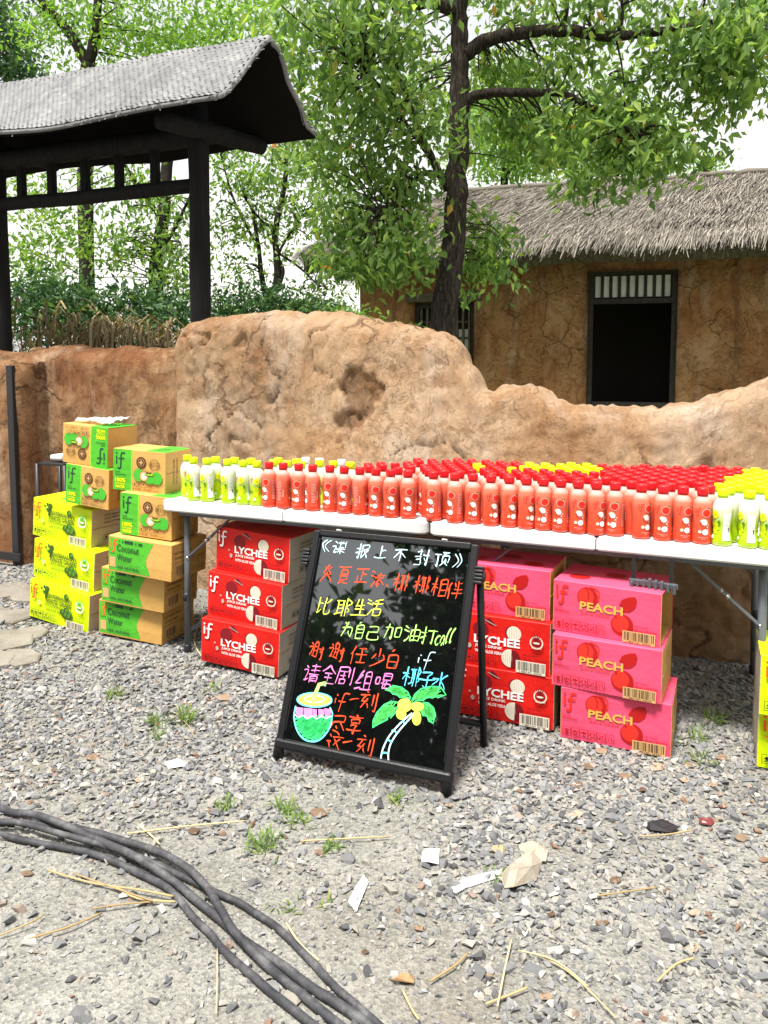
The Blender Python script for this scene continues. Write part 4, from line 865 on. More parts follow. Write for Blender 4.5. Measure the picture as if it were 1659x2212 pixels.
def front_coconut(W, H):
    p = Print(); d = 'ink_deep'
    p.rect(.012 * W, .05 * H, .60 * W, .955 * H, 'print_green')
    for i in range(18): y0 = .05 + .905 * i / 18; t = y0 + .025; xr = .64 + .10 * max(0, (t - .55) / .45) ** 1.5 + .035 * max(0, (.3 - t) / .3) - .03 * math.exp(-((t - .42) / .18) ** 2); p.rect(.60 * W, y0 * H, xr * W, (y0 + .905 / 18) * H, 'print_green', False)
    logo(p, .03 * W, .56 * H, .36 * H, 'ink_orange'); p.text('LOCAL SENSATION', .03 * W, .5 * H, .035 * H, d, .09 * W); p.rect(.032 * W, .14 * H, .125 * W, .42 * H, 'ink_kraft')
    p.text('f', .175 * W, .85 * H, .07 * H, d); p.text('x', .225 * W, .85 * H, .06 * H, d); p.rect(.27 * W, .845 * H, .40 * W, .925 * H, d); p.text('x', .43 * W, .85 * H, .06 * H, d); p.rect(.49 * W, .85 * H, .55 * W, .91 * H, d)
    p.text('Coconut', .15 * W, .60 * H, .20 * H, d, .35 * W, .004); p.text('Water', .15 * W, .34 * H, .20 * H, d, .24 * W, .004); p.rect(.15 * W, .265 * H, .54 * W, .272 * H, d); p.text('100% NATURAL', .15 * W, .12 * H, .085 * H, d, .36 * W, .02)
    return p
def coconuts(p, x, y, s):
    p.disc(x - .9 * s, y + .1 * s, .62 * s, 'ink_green'); p.disc(x + 1.15 * s, y - .05 * s, .62 * s, 'ink_green'); p.disc(x + .35 * s, y - .15 * s, .55 * s, 'ink_green'); p.disc(x - .3 * s, y + .05 * s, .52 * s, 'ink_brown'); p.disc(x - .3 * s, y + .05 * s, .48 * s, 'ink_kraft'); p.disc(x - .28 * s, y + .03 * s, .32 * s, 'ink_cream')
    p.disc(x + .35 * s, y + .22 * s, .55 * s, 'ink_brown', .16 * s); p.disc(x + .35 * s, y + .25 * s, .46 * s, 'ink_lime', .1 * s)
    p.poly([(x + .05 * s, y + .3 * s), (x - .1 * s, y + .55 * s), (x + .3 * s, y + .42 * s), (x + .6 * s, y + .58 * s), (x + .5 * s, y + .32 * s)], 'ink_brown')
def front_coco12(W, H):
    p = Print(); d = 'ink_deep'; b = 'ink_brown'
    p.rect(.004 * W, .004 * H, .355 * W, .996 * H, 'print_green'); p.rect(.355 * W, .004 * H, .375 * W, .996 * H, 'ink_lime')
    logo(p, .04 * W, .52 * H, .40 * H, d); p.text('LOCAL', .05 * W, .425 * H, .04 * H, d, .1 * W); p.text('SENSATION', .05 * W, .365 * H, .04 * H, d, .2 * W)
    p.text('100%', .05 * W, .20 * H, .10 * H, 'ink_yellow', .2 * W, .03); p.text('COCONUT', .05 * W, .14 * H, .045 * H, 'ink_yellow', .2 * W, .02); p.text('WATER', .05 * W, .05 * H, .075 * H, 'ink_yellow', .19 * W, .03)
    p.disc(.55 * W, .72 * H, .092 * W, b); p.disc(.55 * W, .72 * H, .062 * W, 'ink_kraft'); p.disc(.55 * W, .72 * H, .056 * W, b); p.rect(.515 * W, .705 * H, .585 * W, .735 * H, 'ink_kraft'); p.rect(.54 * W, .665 * H, .56 * W, .775 * H, 'ink_kraft')
    p.ring(.80 * W, .69 * H, .092 * W, .006 * W, b); p.ring(.80 * W, .69 * H, .075 * W, .004 * W, b); p.frame(.70 * W, .65 * H, .90 * W, .74 * H, .005 * W, b); p.text('椰子水', .72 * W, .665 * H, .055 * H, b, .16 * W)
    coconuts(p, .66 * W, .39 * H, .165 * W); icons(p, .40 * W, .135 * H, .50 * W, .105 * H, b); p.text('净含量：350毫升 x12', .40 * W, .05 * H, .06 * H, b, .50 * W, .0)
    return p
def side_print(W, H, ink, heavy=True):
    p = Print(); p.text('LOCAL SENSATION', .30 * W, .78 * H, .05 * H, ink, .5 * W); p.text('JUICE DRINK', .30 * W, .69 * H, .05 * H, ink, .4 * W); p.text('Product of Thailand', .30 * W, .60 * H, .045 * H, ink, .45 * W)
    if heavy: icons(p, .30 * W, .16 * H, .5 * W, .14 * H, ink, 4)
    return p
def side_coco(W, H):
    p = Print(); b = 'ink_brown'; p.text('Local Sensation Brand', .05 * W, .72 * H, .07 * H, b, .5 * W); p.text('Coconut Water', .08 * W, .58 * H, .07 * H, b, .4 * W)
    p.ring(.8 * W, .78 * H, .05 * W, .006 * W, b); barcode(p, .1 * W, .1 * H, .42 * W, .42 * H, 'ink_kraft', b, 9)
    for i in range(3):
        for j in range(2): p.ring((.6 + .13 * i) * W, (.45 - .28 * j) * H, .045 * W, .008 * W, b, 10)
    return p
def side_coco12(W, H):
    p = Print(); b = 'ink_brown'
    for i, t in enumerate(('COCONUT WATER', 'LOCAL SENSATION')):
        V, F, asp = text_geo(t, .01); L = .62 * H; hh = .055 * W; p.layer += 1; x0 = (.34 + .12 * i) * W; p.it.append(([(x0 - bb * hh, .2 * H + a * L) for a, bb in V], F, b, p.layer))
    return p
BUL = .002
def carton_mesh(name, W, D, H, seed, nx=14, ny=8, nz=8, open_right=False):
    """a closed box with soft edges; faces bow out a little; slots 0 front, 1 sides, 2 top"""
    mb = MB(); e = .002
    def dent(u, v): return BUL * math.sin(math.pi * u) * math.sin(math.pi * v)
    def grid(fn, a, b, mi):
        P = [fn(i / a, j / b) for i in range(a + 1) for j in range(b + 1)]; mb.add(P, [(i * (b + 1) + j, (i + 1) * (b + 1) + j, (i + 1) * (b + 1) + j + 1, i * (b + 1) + j + 1) for i in range(a) for j in range(b)], mi)
    ed = lambda u: e + (1 - 2 * 0) * 0
    W2, D2, H2 = W - 2 * e, D - 2 * e, H - 2 * e
    grid(lambda u, v: (e + u * W2, -dent(u, v), e + v * H2), nx, nz, 0); grid(lambda u, v: (W - e - u * W2, D + dent(u, v), e + v * H2), nx, nz, 0)
    if not open_right: grid(lambda u, v: (W + dent(u, v), e + u * D2, e + v * H2), ny, nz, 1)
    grid(lambda u, v: (-dent(u, v), D - e - u * D2, e + v * H2), ny, nz, 1)
    grid(lambda u, v: (e + u * W2, e + v * D2, H + .5 * dent(u, v)), nx, ny, 2); grid(lambda u, v: (e + v * W2, e + u * D2, 0), ny, nx, 1)
    # chamfers
    for x0, x1, s_ in ((e, W - e, 0),):
        mb.add([(x0, 0, e), (x1, 0, e), (x1, e, 0), (x0, e, 0)], [(0, 1, 2, 3)], 0); mb.add([(x0, 0, H - e), (x1, 0, H - e), (x1, e, H), (x0, e, H)], [(0, 1, 2, 3)], 2); mb.add([(x0, D, H - e), (x1, D, H - e), (x1, D - e, H), (x0, D - e, H)], [(0, 1, 2, 3)], 2)
    for x, xi in ((0, e), (W, W - e)):
        mb.add([(x, e, e), (xi, 0, e), (xi, 0, H - e), (x, e, H - e)], [(0, 1, 2, 3)], 1); mb.add([(x, D - e, e), (xi, D, e), (xi, D, H - e), (x, D - e, H - e)], [(0, 1, 2, 3)], 1); mb.add([(x, e, H - e), (x, D - e, H - e), (xi, D - e, H), (xi, e, H)], [(0, 1, 2, 3)], 2)
    if open_right: mb.add([(W - .004, e, e), (W - .004, D - e, e), (.01, D - e, e), (.01, e, e), (W - .004, e, H - e), (W - .004, D - e, H - e), (.01, D - e, H - e), (.01, e, H - e)], [(0, 1, 2, 3), (2, 6, 7, 3), (4, 5, 6, 7), (0, 3, 7, 4), (1, 2, 6, 5)], 1)
    me = mb.mesh(name, False); return me
def dent_front(W, H): return lambda x, y, h: (x, -BUL * math.sin(math.pi * min(1, max(0, x / W))) * math.sin(math.pi * min(1, max(0, y / H))) - h, y)
def dent_right(W, D, H): return lambda x, y, h: (W + BUL * math.sin(math.pi * x / D) * math.sin(math.pi * y / H) + h, x, y)
CK = {}
def carton_kind(key, W, D, H, mats, front, side, seam=True, open_right=False, top=None):
    body = carton_mesh('carton_body', W, D, H, 1, open_right=open_right)
    for m in mats: body.materials.append(MATS[m])
    fm = front(W, H).mesh('front_print', dent_front(W, H)); smh = side(D, H).mesh('side_print', dent_right(W, D, H)) if side and not open_right else None
    mb = MB()
    if seam and not open_right: mb.box((W + BUL * .75, D / 2, H * .5), (.003, D * .96, .0022)); 
    mb.box((W / 2, D / 2, H + BUL * .6), (W * .97, .0025, .0015))
    seam_me = mb.mesh('flap_seam'); seam_me.materials.append(MATS['kraft_dark'])
    tm = top(W, D).mesh('top_print', lambda x, y, h: (x, y, H + .5 * BUL * math.sin(math.pi * x / W) * math.sin(math.pi * y / D) + h)) if top else None
    CK[key] = (body, fm, smh, seam_me, tm)
def put_carton(name, key, loc_, yaw, roll, label, group, flip=None):
    body, fm, smh, seam_me, tm = CK[key]; o = empty(name, loc_, (0, R(roll), R(-yaw))); tag(o, label, 'box', group)
    parts = [link('carton', body, [], o), link('front_print', fm, [], o), link('flap_seam', seam_me, [], o)]
    if smh: parts.append(link('side_print', smh, [], o))
    if tm: parts.append(link('top_print', tm, [], o))
    if flip:                          # lies upside down: turned half way round in its own front plane
        W, H = flip
        for p_ in parts:
            if p_.name.split('.')[0] != 'top_print': p_.rotation_euler = (0, math.pi, 0); p_.location = (W, 0, H)
    return o
def top_coco12(W, D): p = Print(); p.rect(.004 * W, .004 * D, .355 * W, .996 * D, 'print_green'); return p
def top_coco12r(W, D): p = Print(); p.rect(.60 * W, .004 * D, .996 * W, .996 * D, 'print_green'); logo(p, .68 * W, .2 * D, .4 * D, 'ink_deep'); return p
def top_peach(W, D): p = Print(); [p.disc(x * W, y * D, .10 * W, k, .10 * D * 1.2) for x, y, k in ((.2, .3, 'ink_peach'), (.5, .6, 'ink_peach'), (.78, .3, 'ink_peach'))]; return p
def top_grape(W, D): p = Print(); [p.disc((.3 + .05 * (i % 4)) * W, (.3 + .12 * (i // 4)) * D, .03 * W, 'ink_leafgreen') for i in range(11)]; p.text('WHITE GRAPE', .5 * W, .3 * D, .12 * D, 'ink_olive', .4 * W); return p
LW, LD, LH = .41, .27, .204; GW, GD, GH = .435, .28, .208; PW, PD, PH = .392, .27, .195; NW, ND, NH = .382, .27, .177; CW, CD, CH = .305, .215, .206
carton_kind('lychee', LW, LD, LH, ['lychee_red', 'kraft_pale', 'lychee_red'], front_lychee, lambda W, H: side_print(W, H, 'ink_black'))
carton_kind('grape', GW, GD, GH, ['grape_lime', 'kraft_pale', 'grape_lime'], front_grape, lambda W, H: side_print(W, H, 'ink_black'), top=top_grape)
carton_kind('peach', PW, PD, PH, ['peach_pink', 'kraft', 'peach_pink'], front_peach, lambda W, H: side_print(W, H, 'ink_peach', False), top=top_peach)
carton_kind('peach_open', PW, PD, PH, ['peach_pink', 'kraft', 'peach_pink'], front_peach, None, open_right=True, top=top_peach)
carton_kind('coconut', NW, ND, NH, ['kraft', 'kraft', 'kraft'], front_coconut, side_coco)
carton_kind('coco12', CW, CD, CH, ['kraft', 'kraft', 'kraft'], front_coco12, side_coco12, top=top_coco12r)
# ================================================================ TABLES
TZ = .765
TO = atz(345, 1079, TZ); TO.z = 0
def tp(s_, t_, z=0.0): v = TO + TD * s_ + TN * t_; return Vector((v.x, v.y, z))
trot = (0, 0, math.atan2(TD.y, TD.x)); TL, TDP = 1.335, .93
def make_table(s0, label):
    o = empty('folding_table', tp(s0, 0, 0), trot); tag(o, label, 'table', 'white folding tables')
    for h in (0, 1):                  # two hinged halves of blow-moulded plastic with rounded outer corners
        bm = bmesh.new(); L = TL / 2 - .002; x0 = h * (TL / 2 + .002); P = []; rc = .045
        cor = [(x0, 0), (x0 + L, 0), (x0 + L, TDP), (x0, TDP)]; outer = (0, 3) if h == 0 else (1, 2)
        for i, (x, y) in enumerate(cor):
            if i in outer:
                cxx = x + (rc if h == 0 else -rc); cyy = y + (rc if i in (0, 1) else -rc); a0 = {0: 180, 1: 270, 2: 0, 3: 90}[i]
                for k in range(7): a = R(a0 + 15 * k); P.append((cxx + rc * math.cos(a), cyy + rc * math.sin(a)))
            else: P.append((x, y))
        vs_ = [bm.verts.new((x, y, TZ - .053)) for x, y in P]; f = bm.faces.new(vs_); r = bmesh.ops.extrude_face_region(bm, geom=[f]); bmesh.ops.translate(bm, verts=[v for v in r['geom'] if isinstance(v, bmesh.types.BMVert)], vec=(0, 0, .053))
        bmesh.ops.recalc_face_normals(bm, faces=bm.faces[:]); ed = [e for e in bm.edges if abs(e.verts[0].co.z - e.verts[1].co.z) < 1e-4]
        bmesh.ops.bevel(bm, geom=ed, offset=.007, segments=3, affect='EDGES'); me = bpy.data.meshes.new('table_top'); bm.to_mesh(me); bm.free(); link('table_top', me, 'table_white', o)
    mb = MB()
    for y in (.05, TDP - .05): mb.box((TL / 2, y, TZ - .062), (TL - .16, .022, .026))
    mb.build('under_frame', 'table_steel', o)
    for x, sg in ((.10, 1), (TL - .10, -1)):
        for y in (.075, TDP - .075):
            p = o.matrix_basis @ Vector((x, y, 0)); g = gz(p.x, p.y) + .004
            lg = MB().tube([(x - sg * .012, y, g + .03), (x, y, TZ - .05)], .0145, 14).build('leg', 'table_steel', o, True)
            MB().tube([(x - sg * .0125, y, g + .26), (x - sg * .011, y, g + .30)], .0175, 14).build('sleeve', 'black_plastic', lg, True)
            MB().lathe([(.017, g - .004), (.019, g + .012), (.018, g + .04), (.0155, g + .045)], 12).build('foot_cap', 'black_plastic', lg, True).location = (x - sg * .012, y, 0)
            br = MB(); a, b = Vector((x - sg * .004, y, TZ - .29)), Vector((x + sg * .27, y, TZ - .055)); dv = (b - a).normalized(); rot = dv.to_track_quat('X', 'Y').to_matrix()
            br.box((a + b) / 2, ((b - a).length, .008, .026), rot, 0, .002); bo = br.build('brace', 'table_steel', o)
            bb = MB()
            for q in (.02, .42, .5): c = a.lerp(b, q); bb.tube([c + Vector((0, -.013, 0)), c + Vector((0, .013, 0))], .008 if q != .5 else .006, 8)
            bb.build('bolt', 'bolt_steel', bo, True)
        MB().tube([(x - sg * .012, .075, .12), (x - sg * .012, TDP - .075, .12)], .011, 10).build('crossbar', 'table_steel', o, True)
    return o
tb1 = make_table(0, 'white folding table holding lime capped grape bottles at its free corner by the cartons')
tb2 = make_table(TL + .006, 'white folding table with the dark carrying grip hanging under its edge')
# carrying grip hanging on its straps
hx = .875
gr = MB()
for k in range(8): gr.box((hx - .075 + k * .021, -.012 + .006 * math.sin(k), TZ - .150 - .004 * abs(k - 3.5)), (.012, .024, .034 + .004 * (k % 2)), None, 0, .003)
gr.box((hx, -.008, TZ - .153), (.17, .012, .022), Matrix.Rotation(R(2), 3, 'Y'), 0, .004); g_ = gr.build('carrying_grip', 'grey_plastic', tb2)
for x in (hx - .07, hx + .06): MB().box((x, .0, TZ - .10), (.014, .003, .09), Matrix.Rotation(R(4), 3, 'X')).build('grip_strap', 'black_plastic', g_)

# ================================================================ BOTTLES
BP_L = [(.024, 0), (.0295, .003), (.0312, .010), (.0312, .026), (.0298, .046), (.0292, .058), (.0300, .074), (.0312, .094), (.0318, .112), (.0312, .126), (.0285, .139), (.0235, .149), (.0180, .156), (.0152, .161), (.0150, .170)]
BP_G = [(.024, 0), (.0305, .003), (.0318, .012), (.0312, .026), (.0268, .046), (.0262, .056), (.0285, .074), (.0308, .094), (.0318, .114), (.0312, .127), (.0285, .139), (.0235, .149), (.0180, .156), (.0152, .161), (.0150, .170)]
def rad(prof, z): return float(np.interp(z, [p[1] for p in prof], [p[0] for p in prof]))
def wrap(prof, a0, extra=.0009):
    def fn(x, y, h): r = rad(prof, y) + extra + h * .5; a = a0 + x / .031; return (r * math.cos(a), r * math.sin(a), y)
    return fn
def bottle_kind(prof, body, sleeve, cap, prints):
    bm_ = MB().lathe(prof, 22).mesh('bottle_body', True); bm_.materials.append(MATS[body])
    sp = [(r + .0004, z) for r, z in prof if .009 <= z <= .140]; sm_ = MB().lathe(sp, 22, 0, False).mesh('sleeve', True); sm_.materials.append(MATS[sleeve])
    mb = MB(); mb.lathe([(.0172, .160), (.0176, .164), (.0172, .1645)], 22); mb.lathe([(.0184, .1652), (.0188, .167), (.0188, .184), (.0180, .1868), (.0160, .188)], 22); cm = mb.mesh('cap', True); cm.materials.append(MATS[cap])
    pm = []
    for pr, a0 in prints:
        pm.append(pr.mesh('print', wrap(prof, a0), .0001))
    return bm_, sm_, cm, pm
def pl_front():
    p = Print(.004); logo(p, -.027, .098, .026, 'ink_rose')
    p.disc(.010, .107, .0142, 'ink_palepink', n=18); p.disc(.010, .107, .0128, 'ink_red', n=18); p.poly([(.008, .119), (.016, .1245), (.027, .119), (.018, .1165)], 'ink_leafgreen')
    p.disc(.001, .074, .0125, 'ink_white', n=18); p.disc(.001, .074, .0125, 'ink_red', .0125, 12, R(150), R(325)); p.ring(.002, .074, .0155, .0006, 'ink_gold')
    for x, y, r in ((.014, .061, .0032), (.018, .068, .0022), (.016, .053, .0018)): p.disc(x, y, r, 'ink_palepink', n=10)
    p.disc(.007, .043, .0095, 'ink_white', n=18); p.disc(-.010, .044, .0055, 'ink_cream', n=12); p.text('IF', -.0125, .042, .004, 'ink_leafgreen'); p.text('with nata de coco', -.014, .024, .003, 'ink_palepink', .028); p.text('350 mL', -.005, .019, .0025, 'ink_palepink', .012)
    return p
def pl_back():
    p = Print(.004); rr = random.Random(5)
    for i in range(13): p.rect(-.011, .112 - i * .0062, -.011 + rr.uniform(.012, .020), .1135 - i * .0062, 'ink_palepink', i == 0)
    p.rect(.012, .05, .0155, .078, 'ink_cream'); [p.rect(.0125, .052 + i * .004, .015, .0535 + i * .004, 'ink_maroon', i == 0) for i in range(6)]
    p.text('Store in a cool place', -.012, .026, .0025, 'ink_palepink', .022)
    return p
def pg_front():
    p = Print(.004); logo(p, -.024, .098, .024, 'ink_rose')
    for x, y in ((.002, .106), (.009, .112), (.013, .104), (.007, .099)): p.disc(x, y, .0075, 'ink_yellow', n=14)
    p.disc(.009, .104, .004, 'ink_lime', n=10)
    for x, y, r in ((-.004, .070, .009), (.006, .062, .010), (.012, .074, .008), (-.002, .054, .009), (.007, .048, .008), (.014, .060, .007)): p.disc(x, y, r, 'ink_grapeg', n=14); p.disc(x + .001, y + .001, r * .6, 'ink_yellow', n=10)
    p.poly([(.014, .080), (.022, .088), (.026, .078), (.020, .070)], 'ink_leafgreen'); p.poly([(-.012, .062), (-.020, .068), (-.022, .056), (-.016, .050)], 'ink_leafgreen')
    p.text('White Grape', -.012, .086, .0035, 'ink_olive', .022); p.disc(-.002, .03, .006, 'ink_white', n=12)
    return p
def pg_back():
    p = Print(.004); rr = random.Random(8); p.rect(-.013, .020, .013, .112, 'ink_white')
    for i in range(12): p.rect(-.010, .104 - i * .006, -.010 + rr.uniform(.010, .019), .1052 - i * .006, 'ink_grey', i == 0)
    p.rect(.006, .046, .0105, .062, 'ink_black'); return p
LY = bottle_kind(BP_L, 'pink_pet', 'lychee_sleeve', 'cap_red', [(pl_front(), R(-90)), (pl_back(), R(-5)), (pl_front(), R(95))])
GR_ = bottle_kind(BP_G, 'clear_pet', 'grape_sleeve', 'cap_lime', [(pg_front(), R(-90)), (pg_back(), R(-5)), (pg_front(), R(95))])
GCL = bottle_kind(BP_G, 'clear_pet', 'grape_sleeve', 'cap_clear', [(pg_back(), R(-90)), (pg_back(), R(90))])
rb = random.Random(99)
def bottle(kind, s_, t_, rz, label, group, detail=True):
    bm_, sm_, cm, pm = kind; p = tp(s_, t_, TZ + .0005); o = empty('drink_bottle', p, (0, 0, rz)); o.scale = (1.07, 1.07, 1.07); tag(o, label, 'bottle', group)
    link('bottle_body', bm_, [], o); sl = link('label_sleeve', sm_, [], o); link('cap', cm, [], o)
    for k, m in enumerate(pm):
        if detail or k == 0: link('label_print', m, [], sl)
    return o
def s_at(px, t_):                    # where the sight line at this column crosses the row t_ metres from the table's front edge
    k = (px - 830) / LENS_PX; b = TO + TN * t_; return (k * b.y - b.x) / (TD.x - k * TD.y)
def fy(s_, t_): p = tp(s_, t_); return 830 + LENS_PX * p.x / p.y
FRONT_G = [416, 446, 489, 524, 553]; FRONT_L = [580, 611, 644, 676, 711, 744, 778, 812, 846, 882, 937, 985, 1023, 1063, 1103, 1141, 1177, 1215, 1254, 1294, 1334, 1392, 1440, 1481, 1521]; FRONT_R = [1566, 1628, 1672]
LBL = {'g2': 'lime capped grape bottle just behind the lime capped front row by the brown cartons', 'gf': 'lime capped grape drink bottle in the front row at the table corner by the cartons', 'gb': 'lime capped grape drink bottle standing behind the first few red bottles', 'lf': 'coral lychee drink bottle with red cap in the front row along the table edge',
       'lb': 'coral lychee drink bottle with red cap packed behind the front row', 'gm': 'lime capped grape drink bottle in the patch surrounded by red caps', 'gr': 'lime capped grape drink bottle in the block beyond the last red bottles', 'cl': 'grape drink bottle with clear lid behind the red front row'}
GRP = {'gf': 'grape bottles at the table corner', 'gb': 'grape bottles behind red ones', 'lf': 'lychee bottles in the front row', 'lb': 'lychee bottles behind the front row', 'gm': 'grape bottles amid red caps', 'gr': 'grape bottles beyond the red block', 'cl': 'clear lidded bottles'}
occ = []
def place(kind, s_, t_, rz, key, detail=True, label=None):
    for a, b in occ:
        if (a - s_) ** 2 + (b - t_) ** 2 < .0640 ** 2: return
    if t_ > TDP - .035 or s_ > 2 * TL - .02: return
    occ.append((s_, t_)); bottle(kind, s_, t_, rz + trot[2], label or LBL[key], GRP[key], detail)
def spaced(L, t_):
    ss = [s_at(px, t_) for px in L]
    for i in range(1, len(ss)): ss[i] = max(ss[i], ss[i - 1] + .0668)
    return ss
for i, s_ in enumerate(spaced(FRONT_G, .055)): place(GR_, s_, .055 + rb.uniform(-.006, .006), rb.uniform(-.5, .5) + R(-10), 'gf', True, ORD[i] + ' lime capped grape bottle of the front row, counted from the brown cartons')
lead = FRONT_L + FRONT_R; sl_ = spaced(lead, .05)
yaws = [0, -1.2, .2, -.6, .15, .4, -1.3, .3, .6, .5, .1, -.2, .5, .9, .8, 1.0, .3, .1, .5, .9, .0, .9, .3, .6, .4]
for i, (px, s_) in enumerate(zip(lead, sl_)):
    if px in FRONT_R: place(GR_, s_, .05, rb.choice((-1.0, -1.2, .1)), 'gr')
    else: place(LY, s_, .05 + rb.uniform(-.008, .008), yaws[i % len(yaws)] - .25, 'lf', True, ORD[i] + ' coral lychee bottle of the front row, counted from the lime capped corner bottles')
for px in (404, 466, 505, 540, 560, 590, 620, 652): place(GR_, s_at(px, .125), .122 + rb.uniform(-.006, .008), rb.uniform(-1, 1), 'gb' if px > 545 else 'gf', True, None if px > 545 else LBL['g2'])
for px in (600, 640, 690, 720, 757): place(GR_, s_at(px, .19), .19, rb.uniform(-2, 2), 'gb')
for px in (660, 690, 738): place(GCL, s_at(px, .26), .258, rb.uniform(-2, 2), 'cl')
for k in range(1, 12):
    t_ = .052 + k * .0635; s_ = .93 + (k % 2) * .034
    while s_ < 2 * TL - .03:
        px = fy(s_, t_); js, jt = rb.uniform(-.002, .002), rb.uniform(-.002, .002)
        ok = px > 765 + 12 * k; ok = ok and not (px < 880 and k > 3) and t_ < np.interp(px, [880, 1250, 1650], [.47, .57, .74]) and rb.random() > .03
        if ok:
            yel = (px > 1548 + 7 * k) or (1118 + 6 * (7 - k) < px < 1300 and k >= 5) or (k == 4 and 1060 < px < 1250 and False) or (k in (4, 5) and 1015 < px < 1120 and rb.random() < .55)
            key = ('gr' if px > 1500 else 'gm') if yel else 'lb'
            place(GR_ if yel else LY, s_ + js, t_ + jt, rb.uniform(0, 6.28), key, k < 3, {'lb': 'coral lychee bottle with red cap in the %s row back from the table edge', 'gr': 'lime capped grape bottle beyond the red ones, %s row back from the table edge', 'gm': 'lime capped grape bottle amid red caps, %s row back from the table edge'}[key] % ORD[k])
        s_ += .0680

# ================================================================ CARTONS
A = 'cartons stacked at the end of the tables'; B = 'cartons under the tables'
put_carton('drink_carton', 'grape', (-1.904, 4.193, .050), 26.5, 5.0, 'lime white grape juice carton at the bottom of its stack on the gravel', A)
put_carton('drink_carton', 'grape', (-1.893, 4.235, .258), 25.5, 5.0, 'lime white grape juice carton in the middle of the three lime ones', A)
put_carton('drink_carton', 'grape', (-1.925, 4.315, .466), 26.3, 5.0, 'topmost lime white grape juice carton with a green and brown carton on it', A)
put_carton('drink_carton', 'coconut', (-1.452, 3.970, .035), 20.5, 2.6, 'brown and green Coconut Water carton at the bottom of its stack', A)
put_carton('drink_carton', 'coconut', (-1.420, 3.930, .213), 22.2, 2.6, 'brown and green Coconut Water carton in the middle of its stack', A)
put_carton('drink_carton', 'coconut', (-1.353, 3.850, .391), 23.6, 2.6, 'topmost Coconut Water carton carrying two smaller brown and green cartons', A)
put_carton('drink_carton', 'coco12', (-1.296, 3.868, .571), 22.0, 2.3, 'small brown and green coconut carton beside the table edge', A)
put_carton('drink_carton', 'coco12', (-1.350, 3.940, .779), 19.5, 2.6, 'small brown and green coconut carton level with the bottles, topmost beside the table', A)
put_carton('drink_carton', 'coco12', (-1.672, 4.150, .676), 27.0, 3.6, 'small brown and green coconut carton lying on the lime cartons', A)
put_carton('drink_carton', 'coco12', (-1.690, 4.170, .886), 24.0, 3.6, 'upside down brown and green coconut carton with clear plastic wrap on top', A, flip=(CW, CH))
put_carton('drink_carton', 'lychee', (-.848, 3.600, .034), 22.3, 2.8, 'red lychee carton at the bottom of the stack beside the blackboard under the table', B)
put_carton('drink_carton', 'lychee', (-.826, 3.655, .239), 26.2, 2.8, 'red lychee carton in the middle of the stack of three red ones', B)
put_carton('drink_carton', 'lychee', (-.790, 3.690, .444), 27.2, 2.8, 'topmost red lychee carton of the stack of three under the table', B)
put_carton('drink_carton', 'peach', (.660, 2.895, .012), 23.6, .2, 'pink peach carton at the bottom of the all pink stack', B)
put_carton('drink_carton', 'peach', (.629, 2.912, .208), 26.3, .2, 'creased pink peach carton in the middle of the all pink stack', B)
put_carton('drink_carton', 'peach_open', (.638, 2.955, .404), 28.6, .4, 'topmost pink peach carton with its end torn open', B)
def from_right(px, py, z, W, yaw): p = atz(px, py, z); return (p.x - W * math.cos(R(yaw)), p.y + W * math.sin(R(yaw)), z)
put_carton('drink_carton', 'lychee', from_right(1196, 1577, .014, LW, 23), 23, .3, 'red lychee carton at the bottom under a pink one behind the blackboard leg', B)
put_carton('drink_carton', 'lychee', from_right(1188, 1461, .219, LW, 24), 24, .3, 'red lychee carton directly under a pink carton behind the blackboard leg', B)
put_carton('drink_carton', 'peach', from_right(1188, 1342, .424, PW, 25), 25, .3, 'pink peach carton resting on two red cartons', B)
p = atz(1634, 1656, .012); put_carton('drink_carton', 'grape', (p.x, p.y, .012), 22, 0, 'lower lime grape carton beside the far table leg', B)
p = atz(1639, 1543, .221); put_carton('drink_carton', 'grape', (p.x, p.y, .221), 22, 0, 'upper lime grape carton beside the far table leg', B)
# ================================================================ BLACKBOARD
BA, BB_ = Vector((-.392, 2.745, 0)), Vector((.214, 2.498, 0)); BD = (BB_ - BA).normalized(); BW = (BB_ - BA).length; BNn = Vector((-BD.y, BD.x, 0))
BL_, LEAN = .83, math.asin(.335 / .83)
board = empty('blackboard_stand', (BA.x, BA.y, .008), (0, 0, math.atan2(BD.y, BD.x))); tag(board, 'black A-frame chalkboard with bright handwritten lines, a coconut and a palm', 'sign')
RL = Matrix.Rotation(-LEAN, 3, 'X')   # board plane: x right, z up the panel, leaning away from the viewer
def bpnt(x, y, h=0.0): return RL @ Vector((x, -h, y))
def bbox(mb, c, size, bev=.004):
    m = MB().box((0, 0, 0), size, None, 0, bev); mb.add([bpnt(c[0] + v[0], c[2] + v[2], -(c[1] + v[1])) for v in m.v], m.f)
fb = .040; T = .026
for nm, c, sz in (('side_rail', (.013, 0, BL_ / 2 + .02), (.026, T, BL_ - .05)), ('side_rail', (BW - .013, 0, BL_ / 2 + .02), (.026, T, BL_ - .05)), ('top_rail', (BW / 2, 0, BL_ - .012), (BW - .054, T, .024)), ('bottom_rail', (BW / 2, -.002, fb + .012), (BW + .004, T + .012, .034))):
    mb = MB(); bbox(mb, c, sz, .008 if nm == 'bottom_rail' else .004); mb.build(nm, 'board_frame', board)
for x in (.013, BW - .013):
    mb = MB(); mb.tube([bpnt(x, .004, 0), bpnt(x, fb + .03, 0)], .019, 12); mb.build('foot', 'board_frame', board, True)
for x in (.029, BW - .029): mb = MB(); bbox(mb, (x, -.004, BL_ / 2 + .03), (.005, .012, BL_ - .13), .002); mb.build('inner_trim', 'board_frame', board)
